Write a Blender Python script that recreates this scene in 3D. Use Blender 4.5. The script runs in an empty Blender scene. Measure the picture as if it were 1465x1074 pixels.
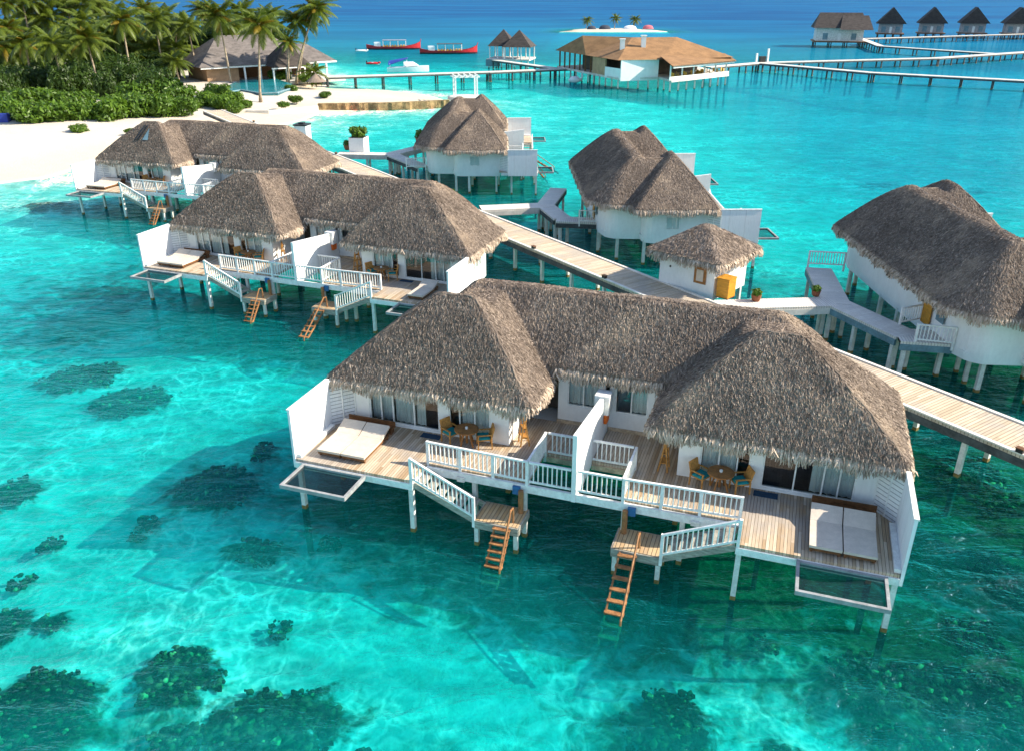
import bpy, math, random
import numpy as np
from mathutils import Vector, Matrix
random.seed(7); RNG = np.random.default_rng(11)
PI = math.pi; R = math.radians
scene = bpy.context.scene
COL = scene.collection

# ------------------------------------------------------------------ camera
FPX, CX, CY, CAMH = 1185.0, 732.5, 537.0, 18.75
PITCH = math.atan2(537 + 20, FPX)
cam_d = bpy.data.cameras.new('camera'); cam = bpy.data.objects.new('camera', cam_d); COL.objects.link(cam)
cam.location = (0, 0, CAMH); cam.rotation_euler = (PI / 2 - PITCH, 0, 0)
cam_d.sensor_fit = 'HORIZONTAL'; cam_d.sensor_width = 36.0; cam_d.lens = 36.0 * FPX / 1465.0
cam_d.clip_start = 0.5; cam_d.clip_end = 12000
scene.camera = cam


def ray(px, py):
    u = (px - CX) / FPX; v = (py - CY) / FPX
    c, s = math.cos(PITCH), math.sin(PITCH)
    return u, c - v * s, -s - v * c


def at(px, py, z=0.0):
    """survey helper: where the sight line of a photo pixel meets height z"""
    d = ray(px, py); t = (z - CAMH) / d[2]
    return d[0] * t, d[1] * t, z


def at_y(px, py, Y):
    d = ray(px, py); t = Y / d[1]
    return d[0] * t, Y, CAMH + d[2] * t


# ------------------------------------------------------------------ light
SUN_EL, SUN_AZ = R(34.5), R(-2.0)          # azimuth from +X
sun_dir = Vector((math.cos(SUN_EL) * math.cos(SUN_AZ), math.cos(SUN_EL) * math.sin(SUN_AZ), math.sin(SUN_EL)))
sd = bpy.data.lights.new('sun', 'SUN'); sd.energy = 5.0; sd.angle = R(0.5); sd.color = (1.0, 0.90, 0.74)
so = bpy.data.objects.new('sun', sd); COL.objects.link(so)
so.rotation_euler = sun_dir.to_track_quat('Z', 'Y').to_euler()
w = bpy.data.worlds.new('World'); scene.world = w; w.use_nodes = True
wn = w.node_tree; sky = wn.nodes.new('ShaderNodeTexSky'); sky.sky_type = 'NISHITA'; sky.sun_disc = False
sky.sun_elevation = SUN_EL; sky.sun_rotation = PI / 2 - SUN_AZ; sky.air_density = 1.0; sky.dust_density = 0.6
bg = wn.nodes['Background']; bg.inputs[1].default_value = 0.14
wn.links.new(sky.outputs[0], bg.inputs[0])
scene.view_settings.view_transform = 'Standard'; scene.view_settings.look = 'None'
scene.view_settings.exposure = 0.97; scene.view_settings.gamma = 1.0
scene.render.engine = 'CYCLES'
scene.cycles.use_denoising = True
scene.cycles.max_bounces = 8; scene.cycles.transparent_max_bounces = 16
scene.cycles.caustics_reflective = False; scene.cycles.caustics_refractive = False


# ------------------------------------------------------------------ material helpers
class NT:
    def __init__(s, name):
        s.m = bpy.data.materials.new(name); s.m.use_nodes = True
        s.t = s.m.node_tree; s.t.nodes.clear()
        s.out = s.t.nodes.new('ShaderNodeOutputMaterial')

    def n(s, typ, ins=None, **props):
        nd = s.t.nodes.new('ShaderNode' + typ)
        for k, v in props.items(): setattr(nd, k, v)
        for k, v in (ins or {}).items():
            i = nd.inputs[k]
            if hasattr(v, 'bl_rna') and isinstance(v, bpy.types.NodeSocket): s.t.links.new(v, i)
            else: i.default_value = v
        return nd

    def math(s, op, a, b=None, c=None, clamp=False):
        d = {0: a}
        if b is not None: d[1] = b
        if c is not None: d[2] = c
        return s.n('Math', d, operation=op, use_clamp=clamp).outputs[0]

    def mix(s, f, a, b, blend='MIX'):
        nd = s.t.nodes.new('ShaderNodeMix'); nd.data_type = 'RGBA'; nd.blend_type = blend
        for k, v in ((0, f), (6, a), (7, b)):
            i = nd.inputs[k]
            if isinstance(v, bpy.types.NodeSocket): s.t.links.new(v, i)
            else: i.default_value = (v if k == 0 else (*v, 1) if len(v) == 3 else v)
        return nd.outputs[2]

    def ss(s, x, lo, hi):
        nd = s.n('MapRange', {0: x, 1: lo, 2: hi, 3: 0.0, 4: 1.0}, interpolation_type='SMOOTHSTEP')
        return nd.outputs[0]

    def noise(s, vec, scale, detail=3.0, rough=0.55, dist=0.0):
        return s.n('TexNoise', {'Vector': vec, 'Scale': scale, 'Detail': detail, 'Roughness': rough, 'Distortion': dist})

    def mapv(s, vec, scale=(1, 1, 1), rot=(0, 0, 0), loc=(0, 0, 0)):
        return s.n('Mapping', {'Vector': vec, 'Location': loc, 'Rotation': rot, 'Scale': scale}).outputs[0]

    def obj(s): return s.n('TexCoord').outputs['Object']
    def pos(s): return s.n('NewGeometry').outputs['Position']

    def principled(s, col, rough=0.6, bump=None, bdist=0.02, bstr=1.0, spec=0.3, **kw):
        p = s.n('BsdfPrincipled', {'Roughness': rough, 'Specular IOR Level': spec})
        i = p.inputs['Base Color']
        if isinstance(col, bpy.types.NodeSocket): s.t.links.new(col, i)
        else: i.default_value = (*col, 1)
        for k, v in kw.items():
            ii = p.inputs[k]
            if isinstance(v, bpy.types.NodeSocket): s.t.links.new(v, ii)
            else: ii.default_value = v
        if bump is not None:
            b = s.n('Bump', {'Height': bump, 'Distance': bdist, 'Strength': bstr})
            s.t.links.new(b.outputs[0], p.inputs['Normal'])
        s.t.links.new(p.outputs[0], s.out.inputs[0])
        return p


MATS = {}


def simple(name, col, rough=0.6, var=0.15, scale=3.0, spec=0.3, bump=0.0, stretch=(1, 1, 1), dark=None):
    """colour with two scales of natural variation"""
    k = NT(name); v = k.mapv(k.obj(), stretch)
    a = k.noise(v, scale, 5, 0.6).outputs[0]; b = k.noise(v, scale * 7, 3, 0.6).outputs[0]
    f = k.math('ADD', k.math('MULTIPLY', a, 0.65), k.math('MULTIPLY', b, 0.35))
    f = k.ss(f, 0.32, 0.68)
    c0 = dark or tuple(x * (1 - var * 1.6) for x in col); c1 = tuple(min(0.9, x * (1 + var)) for x in col)
    k.principled(k.mix(f, c0, c1), rough, bump=(b if bump else None), bdist=bump, spec=spec)
    MATS[name] = k.m
    return k.m


def m_thatch(name, c_lo, c_mid, c_hi, bump=0.05):
    k = NT(name); o = k.obj()
    isl = k.n('NewGeometry').outputs['Random Per Island']
    big = k.noise(o, 0.45, 4, 0.6).outputs[0]
    fine = k.noise(k.mapv(o, (1, 1, 0.6)), 7.0, 4, 0.65).outputs[0]
    f = k.math('ADD', k.math('MULTIPLY', isl, 0.55), k.math('MULTIPLY', fine, 0.45))
    c = k.mix(k.ss(f, 0.15, 0.55), c_lo, c_mid); c = k.mix(k.ss(f, 0.55, 0.95), c, c_hi)
    c = k.mix(k.math('MULTIPLY', k.ss(big, 0.48, 0.70), 0.4), c, tuple(x * 0.5 for x in c_mid)); c = k.mix(k.math('MULTIPLY', k.ss(big, 0.50, 0.30), 0.35), c, (c_hi[0] * .95, c_hi[1] * .9, c_hi[2] * .8))
    k.principled(c, 0.9, bump=fine, bdist=bump, spec=0.1)
    MATS[name] = k.m
    return k.m


def m_planks(name, axis, width, c_a, c_b, c_grey, seam=0.09, gapc=(0.05, 0.04, 0.03)):
    """boards side by side along one object axis, each its own tone, weathered grey in patches"""
    k = NT(name); o = k.obj(); sp = k.n('SeparateXYZ', {0: o})
    x = sp.outputs[axis]
    q = k.math('DIVIDE', x, width); fl = k.math('FLOOR', q); fr = k.math('FRACT', q)
    oth = sp.outputs[1 - axis]
    seg = k.math('FLOOR', k.math('ADD', k.math('DIVIDE', oth, 2.7), k.math('MULTIPLY', fl, 0.37)))
    rnd = k.n('TexWhiteNoise', {'Vector': k.n('CombineXYZ', {0: fl, 1: seg}).outputs[0]}, noise_dimensions='2D').outputs[0]
    st = (1.2, 14, 1) if axis == 1 else (14, 1.2, 1)
    grain = k.noise(k.mapv(o, st), 1.6, 4, 0.65).outputs[0]
    big = k.noise(o, 0.55, 4, 0.6).outputs[0]
    c = k.mix(rnd, c_a, c_b); c = k.mix(k.math('MULTIPLY', k.ss(big, 0.40, 0.66), 0.75), c, c_grey)
    c = k.mix(k.math('MULTIPLY', k.ss(grain, 0.45, 0.8), 0.45), c, tuple(v * 0.55 for v in c_a))
    edge = k.math('MINIMUM', fr, k.math('SUBTRACT', 1.0, fr))
    gap = k.ss(edge, seam * 0.35, seam)
    c = k.mix(gap, gapc, c)
    k.principled(c, 0.75, bump=gap, bdist=0.012, spec=0.2)
    MATS[name] = k.m
    return k.m


def m_leaf(name, c_dark, c_light, trans=0.3):
    k = NT(name); g = k.n('NewGeometry'); isl = g.outputs['Random Per Island']
    inf = k.n('ObjectInfo').outputs['Random']
    big = k.noise(k.obj(), 0.5, 3).outputs[0]
    f = k.math('ADD', k.math('MULTIPLY', isl, 0.6), k.math('MULTIPLY', big, 0.4))
    c = k.mix(f, c_dark, c_light)
    c = k.mix(k.math('MULTIPLY', inf, 0.35), c, tuple(x * 0.6 for x in c_dark))
    p = k.n('BsdfPrincipled', {'Base Color': c, 'Roughness': 0.45, 'Specular IOR Level': 0.3})
    t = k.n('BsdfTranslucent', {'Color': k.mix(0.5, c, c_light)})
    mx = k.n('MixShader', {0: trans, 1: p.outputs[0], 2: t.outputs[0]})
    k.t.links.new(mx.outputs[0], k.out.inputs[0])
    MATS[name] = k.m
    return k.m


simple('white_paint', (0.78, 0.78, 0.75), 0.5, 0.12, 5.0)
simple('wall_plaster', (0.78, 0.79, 0.77), 0.7, 0.05, 1.0, stretch=(1, 1, .6))
simple('weathered_white', (0.66, 0.66, 0.62), 0.6, 0.16, 2.5)
simple('weathered_board', (0.34, 0.32, 0.27), 0.8, 0.3, 2.5, stretch=(1, 1, 5))
simple('teak', (0.34, 0.15, 0.045), 0.5, 0.3, 4.0)
simple('wicker', (0.50, 0.24, 0.06), 0.6, 0.3, 9.0)
simple('dark_wood', (0.17, 0.075, 0.03), 0.55, 0.3, 4.0)
simple('ladder_wood', (0.32, 0.15, 0.06), 0.65, 0.35, 5.0)
simple('pale_wood', (0.52, 0.41, 0.28), 0.7, 0.25, 4.0)
simple('teal_cushion', (0.01, 0.25, 0.27), 0.85, 0.15, 6.0)
simple('bed_canvas', (0.60, 0.52, 0.43), 0.85, 0.08, 3.0)
simple('navy_mat', (0.02, 0.055, 0.10), 0.9, 0.2, 8.0)
simple('blue_box', (0.03, 0.13, 0.30), 0.5, 0.15, 5.0)
simple('curtain', (0.84, 0.85, 0.83), 0.9, 0.08, 2.0)
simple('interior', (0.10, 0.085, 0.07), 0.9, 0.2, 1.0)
simple('black_plastic', (0.025, 0.025, 0.025), 0.45, 0.2, 5.0)
simple('orange_vest', (0.80, 0.16, 0.02), 0.7, 0.15, 8.0)
simple('cabinet_wood', (0.55, 0.26, 0.03), 0.5, 0.18, 3.0, stretch=(1, 1, 4))
simple('terracotta', (0.25, 0.09, 0.045), 0.7, 0.2, 6.0)
simple('frame_grey', (0.30, 0.31, 0.31), 0.6, 0.2, 3.0)
simple('deck_grey', (0.36, 0.35, 0.35), 0.8, 0.2, 2.0)
simple('pier_white', (0.60, 0.57, 0.51), 0.8, 0.14, 0.8)
simple('pier_dark', (0.08, 0.085, 0.085), 0.8, 0.3, 1.0)
simple('algae_post', (0.03, 0.032, 0.022), 0.8, 0.3, 6.0)
simple('water_fade_post', (0.11, 0.12, 0.085), 0.9, 0.4, 3.0)  # paler lower post ends: their fading through deep water put into the colour
simple('stain_post', (0.22, 0.15, 0.05), 0.8, 0.3, 6.0)
simple('red_hull', (0.50, 0.025, 0.03), 0.4, 0.15, 1.0)
simple('dark_hull', (0.05, 0.02, 0.03), 0.4, 0.2, 1.0)
simple('boat_white', (0.78, 0.79, 0.80), 0.35, 0.05, 1.0)
simple('boat_blue', (0.03, 0.06, 0.35), 0.5, 0.15, 1.0)
simple('canopy_grey', (0.30, 0.29, 0.33), 0.7, 0.2, 1.0)
simple('seat_yellow', (0.60, 0.36, 0.06), 0.7, 0.3, 4.0)
simple('shingle_brown', (0.28, 0.155, 0.070), 0.9, 0.18, 0.5, bump=0.06, stretch=(1, 1, 2))
simple('shingle_grey', (0.155, 0.135, 0.125), 0.9, 0.25, 0.9, bump=0.06, stretch=(1, 1, 3))
simple('shingle_dark', (0.06, 0.05, 0.045), 0.9, 0.3, 0.9, bump=0.06, stretch=(1, 1, 3))
simple('slate_teal', (0.16, 0.26, 0.30), 0.7, 0.2, 1.0)
simple('tan_panel', (0.45, 0.28, 0.16), 0.8, 0.15, 1.0)
simple('rock_wall', (0.36, 0.25, 0.12), 0.9, 0.4, 0.9, bump=0.25)
simple('pool_tile', (0.02, 0.26, 0.30), 0.12, 0.15, 0.25, spec=0.5)
simple('tent_white', (0.8, 0.8, 0.8), 0.8, 0.05, 1.0)
simple('tent_pink', (0.50, 0.14, 0.17), 0.8, 0.15, 1.0)
simple('tent_dark', (0.05, 0.06, 0.08), 0.8, 0.15, 1.0)
simple('palm_trunk', (0.34, 0.27, 0.19), 0.9, 0.3, 3.0)
simple('tree_trunk', (0.14, 0.10, 0.07), 0.9, 0.3, 3.0)
simple('coral', (0.030, 0.042, 0.026), 0.9, 0.5, 1.4, dark=(0.012, 0.018, 0.014))
m_planks('deck_planks', 0, 0.11, (0.38, 0.26, 0.15), (0.64, 0.52, 0.38), (0.38, 0.345, 0.31), seam=0.07, gapc=(0.09, 0.07, 0.05))
m_planks('landing_planks', 0, 0.14, (0.46, 0.28, 0.12), (0.56, 0.40, 0.22), (0.40, 0.33, 0.25))
m_planks('jetty_planks', 0, 0.16, (0.48, 0.37, 0.25), (0.68, 0.56, 0.41), (0.44, 0.39, 0.33), seam=0.08)
m_planks('branch_planks', 0, 0.15, (0.68, 0.62, 0.54), (0.76, 0.71, 0.63), (0.56, 0.53, 0.49), seam=0.06)
m_planks('shutter_slats', 2, 0.16, (0.76, 0.77, 0.77), (0.80, 0.80, 0.79), (0.78, 0.78, 0.78), seam=0.12, gapc=(0.3, 0.31, 0.32))
m_planks('white_boards', 1, 1.15, (0.76, 0.77, 0.78), (0.80, 0.80, 0.79), (0.74, 0.75, 0.76), seam=0.012, gapc=(0.45, 0.46, 0.47))
m_thatch('thatch', (0.068, 0.053, 0.043), (0.235, 0.183, 0.145), (0.60, 0.485, 0.385))
m_thatch('thatch_fringe', (0.28, 0.21, 0.15), (0.54, 0.43, 0.33), (0.74, 0.62, 0.51))
m_leaf('palm_leaf', (0.022, 0.055, 0.007), (0.18, 0.225, 0.018))
m_leaf('palm_leaf_gold', (0.12, 0.10, 0.008), (0.30, 0.21, 0.02))
m_leaf('shrub_leaf', (0.028, 0.080, 0.008), (0.16, 0.27, 0.02))
m_leaf('forest_leaf', (0.012, 0.038, 0.006), (0.075, 0.13, 0.016))


def m_glass():
    k = NT('window_glass')
    t = k.n('BsdfTransparent', {'Color': (0.82, 0.90, 0.90, 1)}); g = k.n('BsdfGlossy', {'Color': (1, 1, 1, 1), 'Roughness': 0.03})
    f = k.n('Fresnel', {'IOR': 1.5}); fac = k.math('ADD', k.math('MULTIPLY', f.outputs[0], 1.0), 0.04)
    mx = k.n('MixShader', {0: fac, 1: t.outputs[0], 2: g.outputs[0]})
    k.t.links.new(mx.outputs[0], k.out.inputs[0]); MATS['window_glass'] = k.m


def m_net():
    k = NT('net_mesh')
    t = k.n('BsdfTransparent', {}); d = k.n('BsdfDiffuse', {'Color': (0.012, 0.02, 0.03, 1)})
    mx = k.n('MixShader', {0: 0.62, 1: t.outputs[0], 2: d.outputs[0]})
    k.t.links.new(mx.outputs[0], k.out.inputs[0]); MATS['net_mesh'] = k.m


m_glass(); m_net()


# ------------------------------------------------------------------ mesh builder
class MB:
    def __init__(s): s.v = []; s.f = []; s.mi = []

    def add(s, vs, fs, mi=0):
        o = len(s.v); s.v += [tuple(p) for p in vs]
        s.f += [tuple(i + o for i in f) for f in fs]; s.mi += [mi] * len(fs)
        return s

    def box(s, x0, x1, y0, y1, z0, z1, mi=0):
        vs = [(x, y, z) for z in (z0, z1) for x, y in ((x0, y0), (x1, y0), (x1, y1), (x0, y1))]
        return s.add(vs, [(0, 3, 2, 1), (4, 5, 6, 7), (0, 1, 5, 4), (1, 2, 6, 5), (2, 3, 7, 6), (3, 0, 4, 7)], mi)

    def beam(s, p0, p1, wd, ht, mi=0, up=(0, 0, 1)):
        p0 = Vector(p0); p1 = Vector(p1); d = (p1 - p0).normalized(); u = Vector(up)
        if abs(d.dot(u)) > 0.98: u = Vector((0, 1, 0))
        sx = d.cross(u).normalized() * wd / 2; uz = sx.cross(d).normalized() * ht / 2
        vs = [p + a * sx + b * uz for p in (p0, p1) for a, b in ((-1, -1), (1, -1), (1, 1), (-1, 1))]
        return s.add(vs, [(0, 1, 2, 3), (7, 6, 5, 4), (0, 4, 5, 1), (1, 5, 6, 2), (2, 6, 7, 3), (3, 7, 4, 0)], mi)

    def tube(s, pts, radii, n=8, mi=0, cap=True):
        pts = [Vector(p) for p in pts]
        if not hasattr(radii, '__len__'): radii = [radii] * len(pts)
        vs = []; m = len(pts)
        for i, p in enumerate(pts):
            d = (pts[min(i + 1, m - 1)] - pts[max(i - 1, 0)]).normalized()
            a = Vector((1, 0, 0)) if abs(d.x) < 0.8 else Vector((0, 1, 0))
            e1 = d.cross(a).normalized(); e2 = d.cross(e1)
            for j in range(n):
                t = 2 * PI * j / n; vs.append(p + radii[i] * (math.cos(t) * e1 + math.sin(t) * e2))
        fs = [(i * n + j, i * n + (j + 1) % n, (i + 1) * n + (j + 1) % n, (i + 1) * n + j) for i in range(m - 1) for j in range(n)]
        if cap: fs += [tuple(range(n - 1, -1, -1)), tuple((m - 1) * n + j for j in range(n))]
        return s.add(vs, fs, mi)

    def poly(s, pts, z0, z1, mi=0):
        n = len(pts); vs = [(x, y, z0) for x, y in pts] + [(x, y, z1) for x, y in pts]
        fs = [tuple(range(n - 1, -1, -1)), tuple(range(n, 2 * n))] + [(i, (i + 1) % n, n + (i + 1) % n, n + i) for i in range(n)]
        return s.add(vs, fs, mi)

    def build(s, name, mats, parent=None, smooth=False, recalc=True):
        me = bpy.data.meshes.new(name); me.from_pydata(s.v, [], s.f)
        if isinstance(mats, str): mats = [mats]
        for m in mats: me.materials.append(MATS[m])
        if len(mats) > 1: me.polygons.foreach_set('material_index', s.mi)
        if recalc:
            import bmesh
            bm = bmesh.new(); bm.from_mesh(me); bmesh.ops.recalc_face_normals(bm, faces=bm.faces[:]); bm.to_mesh(me); bm.free()
        if smooth: me.polygons.foreach_set('use_smooth', [True] * len(me.polygons))
        return link(name, me, parent)


def link(name, me, parent=None):
    o = bpy.data.objects.new(name, me); COL.objects.link(o)
    if parent: o.parent = parent
    return o


def raw_mesh(name, V, F, mat, smooth=False):
    """fast mesh from numpy arrays of equal-sided faces"""
    me = bpy.data.meshes.new(name); V = np.asarray(V, np.float32); F = np.asarray(F, np.int32)
    k = F.shape[1]
    me.vertices.add(len(V)); me.vertices.foreach_set('co', V.ravel())
    me.loops.add(F.size); me.loops.foreach_set('vertex_index', F.ravel())
    me.polygons.add(len(F)); me.polygons.foreach_set('loop_start', np.arange(0, F.size, k, dtype=np.int32))
    me.update(calc_edges=True)
    for m in ([mat] if isinstance(mat, str) else mat): me.materials.append(MATS[m])
    if smooth: me.polygons.foreach_set('use_smooth', np.ones(len(F), bool))
    return me


def tag(o, label=None, cat=None, group=None, kind=None):
    if label: o['label'] = label
    if cat: o['category'] = cat
    if group: o['group'] = group
    if kind: o['kind'] = kind
    return o


def empty(name, loc=(0, 0, 0), rz=0.0, label=None, cat=None, group=None):
    o = bpy.data.objects.new(name, None); COL.objects.link(o)
    o.location = loc; o.rotation_euler = (0, 0, rz); o.empty_display_size = 0.3
    return tag(o, label, cat, group)


def copy_tree(o, parent=None, skip=()):
    c = o.copy(); COL.objects.link(c); c.parent = parent
    for ch in list(o.children):
        if ch.name.split('.')[0] in skip: continue
        copy_tree(ch, c, skip)
    return c


# ------------------------------------------------------------------ ground and water
ISLAND = [(-400, 60), (-120, 72), (-75, 80), (-53.5, 86.5), (-50, 90), (-48.5, 98), (-44, 110), (-37.5, 122), (-32.5, 131), (-31.5, 141),
          (-27, 143.4), (-20, 144.4), (-10.8, 148.2), (-8.5, 151), (-11, 156), (-17, 166), (-25, 172.5), (-37, 176), (-40, 184), (-42, 200), (-60, 235), (-120, 265), (-400, 280)]


def poly_sd(x, y, P):
    d2 = np.full(x.shape, 1e18); ins = np.zeros(x.shape, bool); n = len(P)
    for i in range(n):
        ax, ay = P[i]; bx, by = P[(i + 1) % n]; ex, ey = bx - ax, by - ay
        t = np.clip(((x - ax) * ex + (y - ay) * ey) / (ex * ex + ey * ey), 0, 1)
        d2 = np.minimum(d2, (x - ax - t * ex) ** 2 + (y - ay - t * ey) ** 2)
        c = ((ay > y) != (by > y)) & (x < (bx - ax) * (y - ay) / (by - ay + 1e-12) + ax)
        ins ^= c
    return np.where(ins, 1, -1) * np.sqrt(d2)


def sst(x, a, b):
    t = np.clip((x - a) / (b - a), 0, 1); return t * t * (3 - 2 * t)


def waves(x, y, s, seed):
    r = np.random.default_rng(seed); z = np.zeros_like(x)
    for i in range(10):
        a = r.uniform(0, 2 * PI); f = s * r.uniform(0.5, 2.0); z += np.sin((x * math.cos(a) + y * math.sin(a)) * f + r.uniform(0, 6.28))
    return z / 10


def ground_z(x, y):
    s = poly_sd(x, y, ISLAND) + 1.2 * waves(x, y, 0.25, 3)
    dep = 2.3 + 0.35 * waves(x, y, 0.12, 5)
    dep = dep + 2.0 * sst(y, 190, 290) + 6.0 * sst(y, 255, 400) + 14 * sst(y, 290, 1100) + 2.2 * sst(x, 40, 130) * sst(y, 90, 190)
    dep = dep + 2.3 * sst(x, 14, 45) * sst(y, 55, 90) * (1 - sst(y, 180, 260)) + 2.0 * sst(-x, 12, 40) * sst(y, 30, 52) * (1 - sst(y, 88, 110)) - 0.7 * sst(y, 85, 120) * (1 - sst(y, 170, 230)) * (1 - sst(x, 15, 60))
    inside = np.minimum(1.5, 0.075 * s)
    out = -np.minimum(dep, np.where(y > 141, 0.10, 0.085) * np.maximum(-s, 0))
    z = np.where(s > 0, inside, out)
    e = 1 - np.sqrt(0.05 + ((x - 46) / 27) ** 2 + ((y - 408) / 20) ** 2 + 0.12 * waves(x, y, .16, 31))
    z = np.where(e > 0, np.minimum(1.0, e * 3), np.where(e > -0.45, np.maximum(z, e * 26), z))
    return z


BLOBS = [(50, 1015, 80, 66, 1), (252, 965, 62, 50, 1), (385, 1032, 118, 55, 1), (260, 1050, 60, 30, .8), (535, 1068, 55, 18, .9), (12, 890, 32, 26, .9), (72, 885, 34, 22, .8), (10, 702, 42, 28, .9),
         (108, 518, 66, 24, .9), (182, 562, 66, 24, .9), (312, 692, 66, 30, 1), (210, 747, 36, 14, .8), (362, 780, 58, 18, .85), (480, 776, 26, 12, .8), (382, 636, 28, 12, .8),
         (72, 775, 18, 9, .8), (38, 830, 16, 9, .8), (300, 882, 24, 11, .6), (405, 885, 16, 18, .7), (100, 925, 14, 9, .7), (142, 905, 12, 10, .7), (185, 715, 18, 8, .6),
         (960, 1035, 66, 58, 1), (1115, 1066, 52, 22, .9), (1240, 985, 52, 34, 1), (1340, 975, 95, 45, .95), (1425, 1015, 95, 80, 1), (1230, 945, 40, 26, .9), (1310, 1050, 90, 40, .8),
         (1095, 914, 26, 12, .8), (1010, 905, 18, 9, .5), (1400, 690, 80, 70, .75), (1440, 820, 60, 60, .7), (1385, 620, 60, 26, .65), (1330, 770, 50, 30, .5), (1390, 900, 60, 40, .75),
         (850, 905, 18, 10, .5), (620, 950, 14, 8, .5), (470, 960, 18, 12, .6), (760, 1000, 16, 8, .4), (700, 1060, 20, 9, .5),
         (1262, 236, 52, 7, .55), (1400, 241, 60, 7, .55), (1150, 262, 40, 6, .4), (80, 312, 80, 8, .7), (250, 360, 60, 14, .5), (1180, 284, 30, 5, .5),  # the long far-left patch paints the beachside villa's shadow
         (1390, 152, 120, 8, .4), (1090, 300, 40, 6, .35), (60, 640, 26, 12, .5), (430, 590, 24, 10, .4), (330, 420, 60, 14, .35)]


def build_ground():
    gx = np.concatenate([-np.geomspace(4500, 62, 46), np.arange(-61, 52, 0.8), np.geomspace(53, 4500, 50)])
    gy = np.concatenate([[-40, -20], np.arange(-6, 112, 0.8), np.arange(112.5, 250, 1.6), np.geomspace(252, 9000, 70)])
    X, Y = np.meshgrid(gx, gy); Z = ground_z(X, Y)
    reef_and_shade = np.zeros_like(X); grass_and_shade = np.zeros_like(X)

    def ell(px, py, rx, ry, zz=-1.6):
        c = at(px, py, zz); a = at(px + rx, py, zz); b = at(px, py - ry, zz); bb = at(px, py + ry, zz)
        return c[0], (b[1] + bb[1]) / 2, a[0] - c[0], (b[1] - bb[1]) / 2
    for px, py, rx, ry, st in BLOBS:
        cx, cy, ax, ay = ell(px, py, rx, ry)
        reef_and_shade = np.maximum(reef_and_shade, st * np.clip(1.35 - np.sqrt(((X - cx) / ax) ** 2 + ((Y - cy) / ay) ** 2) * 0.85, 0, 1))
    for px, py, rx, ry, st in ((1390, 740, 260, 200, 1), (1150, 870, 160, 60, .55), (1380, 960, 300, 120, .9), (900, 770, 240, 60, .85), (620, 735, 200, 50, .85), (300, 690, 90, 50, .5), (110, 425, 170, 60, .5), (450, 480, 170, 26, .8), (1390, 540, 150, 50, .9), (900, 380, 120, 30, .7), (700, 420, 140, 60, .7), (760, 380, 120, 60, .7), (620, 480, 120, 50, .5), (900, 1040, 150, 70, .5), (200, 1040, 380, 70, .45)):  # seagrass beds, plus shade painted below decks and beside the nearest villa
        cx, cy, ax, ay = ell(px, py, rx, ry)
        grass_and_shade = np.maximum(grass_and_shade, st * np.clip(1.3 - np.sqrt(((X - cx) / ax) ** 2 + ((Y - cy) / ay) ** 2), 0, 1))
    for vx, vy, vd in ((2.19, 25.05, -19), (-13.35, 48.8, -20), (-28.4, 71.9, -18), (1.28, 92.5, 90), (16.45, 69, 91), (32.4, 46.25, 90)):  # darkness under each villa painted into the seabed colour
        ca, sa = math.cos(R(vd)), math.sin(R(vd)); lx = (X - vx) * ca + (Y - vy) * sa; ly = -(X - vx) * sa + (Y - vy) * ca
        grass_and_shade = np.maximum(grass_and_shade, np.clip(1.55 - np.sqrt((lx / 12.5) ** 2 + ((ly - 5.5) / 7.0) ** 2), 0, 1))
    Z = Z + np.where(Z < -0.8, reef_and_shade * (0.75 + 0.55 * waves(X, Y, 2.2, 77)) + 0.10 * waves(X, Y, 1.2, 9), 0)
    ny, nx = X.shape; V = np.stack([X, Y, Z], -1).reshape(-1, 3)
    i = np.arange(ny * nx).reshape(ny, nx); F = np.stack([i[:-1, :-1], i[:-1, 1:], i[1:, 1:], i[1:, :-1]], -1).reshape(-1, 4)
    k = NT('sandy_bed'); p = k.pos()
    ra = k.n('Attribute', attribute_name='reef_and_shade').outputs['Fac']; ga = k.n('Attribute', attribute_name='grass_and_shade').outputs['Fac']
    n1 = k.noise(p, 0.9, 6, 0.62, 0.6).outputs[0]; n2 = k.noise(p, 4.5, 5, 0.65).outputs[0]; n3 = k.noise(p, 0.22, 4, 0.6).outputs[0]
    sand = k.mix(k.ss(n1, 0.35, 0.7), (0.82, 0.76, 0.64), (0.70, 0.63, 0.50))
    sand = k.mix(k.math('MULTIPLY', k.ss(n3, 0.52, 0.72), 0.35), sand, (0.40, 0.38, 0.27))
    grs_shade = k.mix(k.ss(n2, 0.3, 0.7), (0.014, 0.045, 0.018), (0.10, 0.16, 0.06))
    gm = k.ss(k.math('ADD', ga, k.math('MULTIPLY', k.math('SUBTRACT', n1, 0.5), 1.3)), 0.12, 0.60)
    c = k.mix(gm, sand, grs_shade)
    n5 = k.noise(p, 12.0, 3, 0.6).outputs[0]; rk = k.mix(k.ss(k.math('ADD', k.math('MULTIPLY', n2, 0.5), k.math('MULTIPLY', n5, 0.5)), 0.44, 0.66), (0.006, 0.008, 0.005), (0.20, 0.155, 0.055))
    rm = k.ss(k.math('ADD', k.math('ADD', ra, k.math('MULTIPLY', k.math('SUBTRACT', n1, 0.5), 1.1)), k.math('MULTIPLY', k.math('SUBTRACT', n2, 0.5), 0.55)), 0.36, 0.68)
    c = k.mix(rm, c, rk)
    # dry beach sand above the tide line
    z = k.n('SeparateXYZ', {0: p}).outputs[2]
    dry = k.ss(z, 0.35, 0.9); wet = k.ss(z, -0.05, 0.1)
    c = k.mix(wet, c, k.mix(k.noise(p, 1.2, 5).outputs[0], (0.60, 0.49, 0.35), (0.68, 0.57, 0.43)))
    c = k.mix(dry, c, k.mix(k.noise(p, 0.6, 6, .65).outputs[0], (0.50, 0.44, 0.36), (0.64, 0.585, 0.50)))
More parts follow.
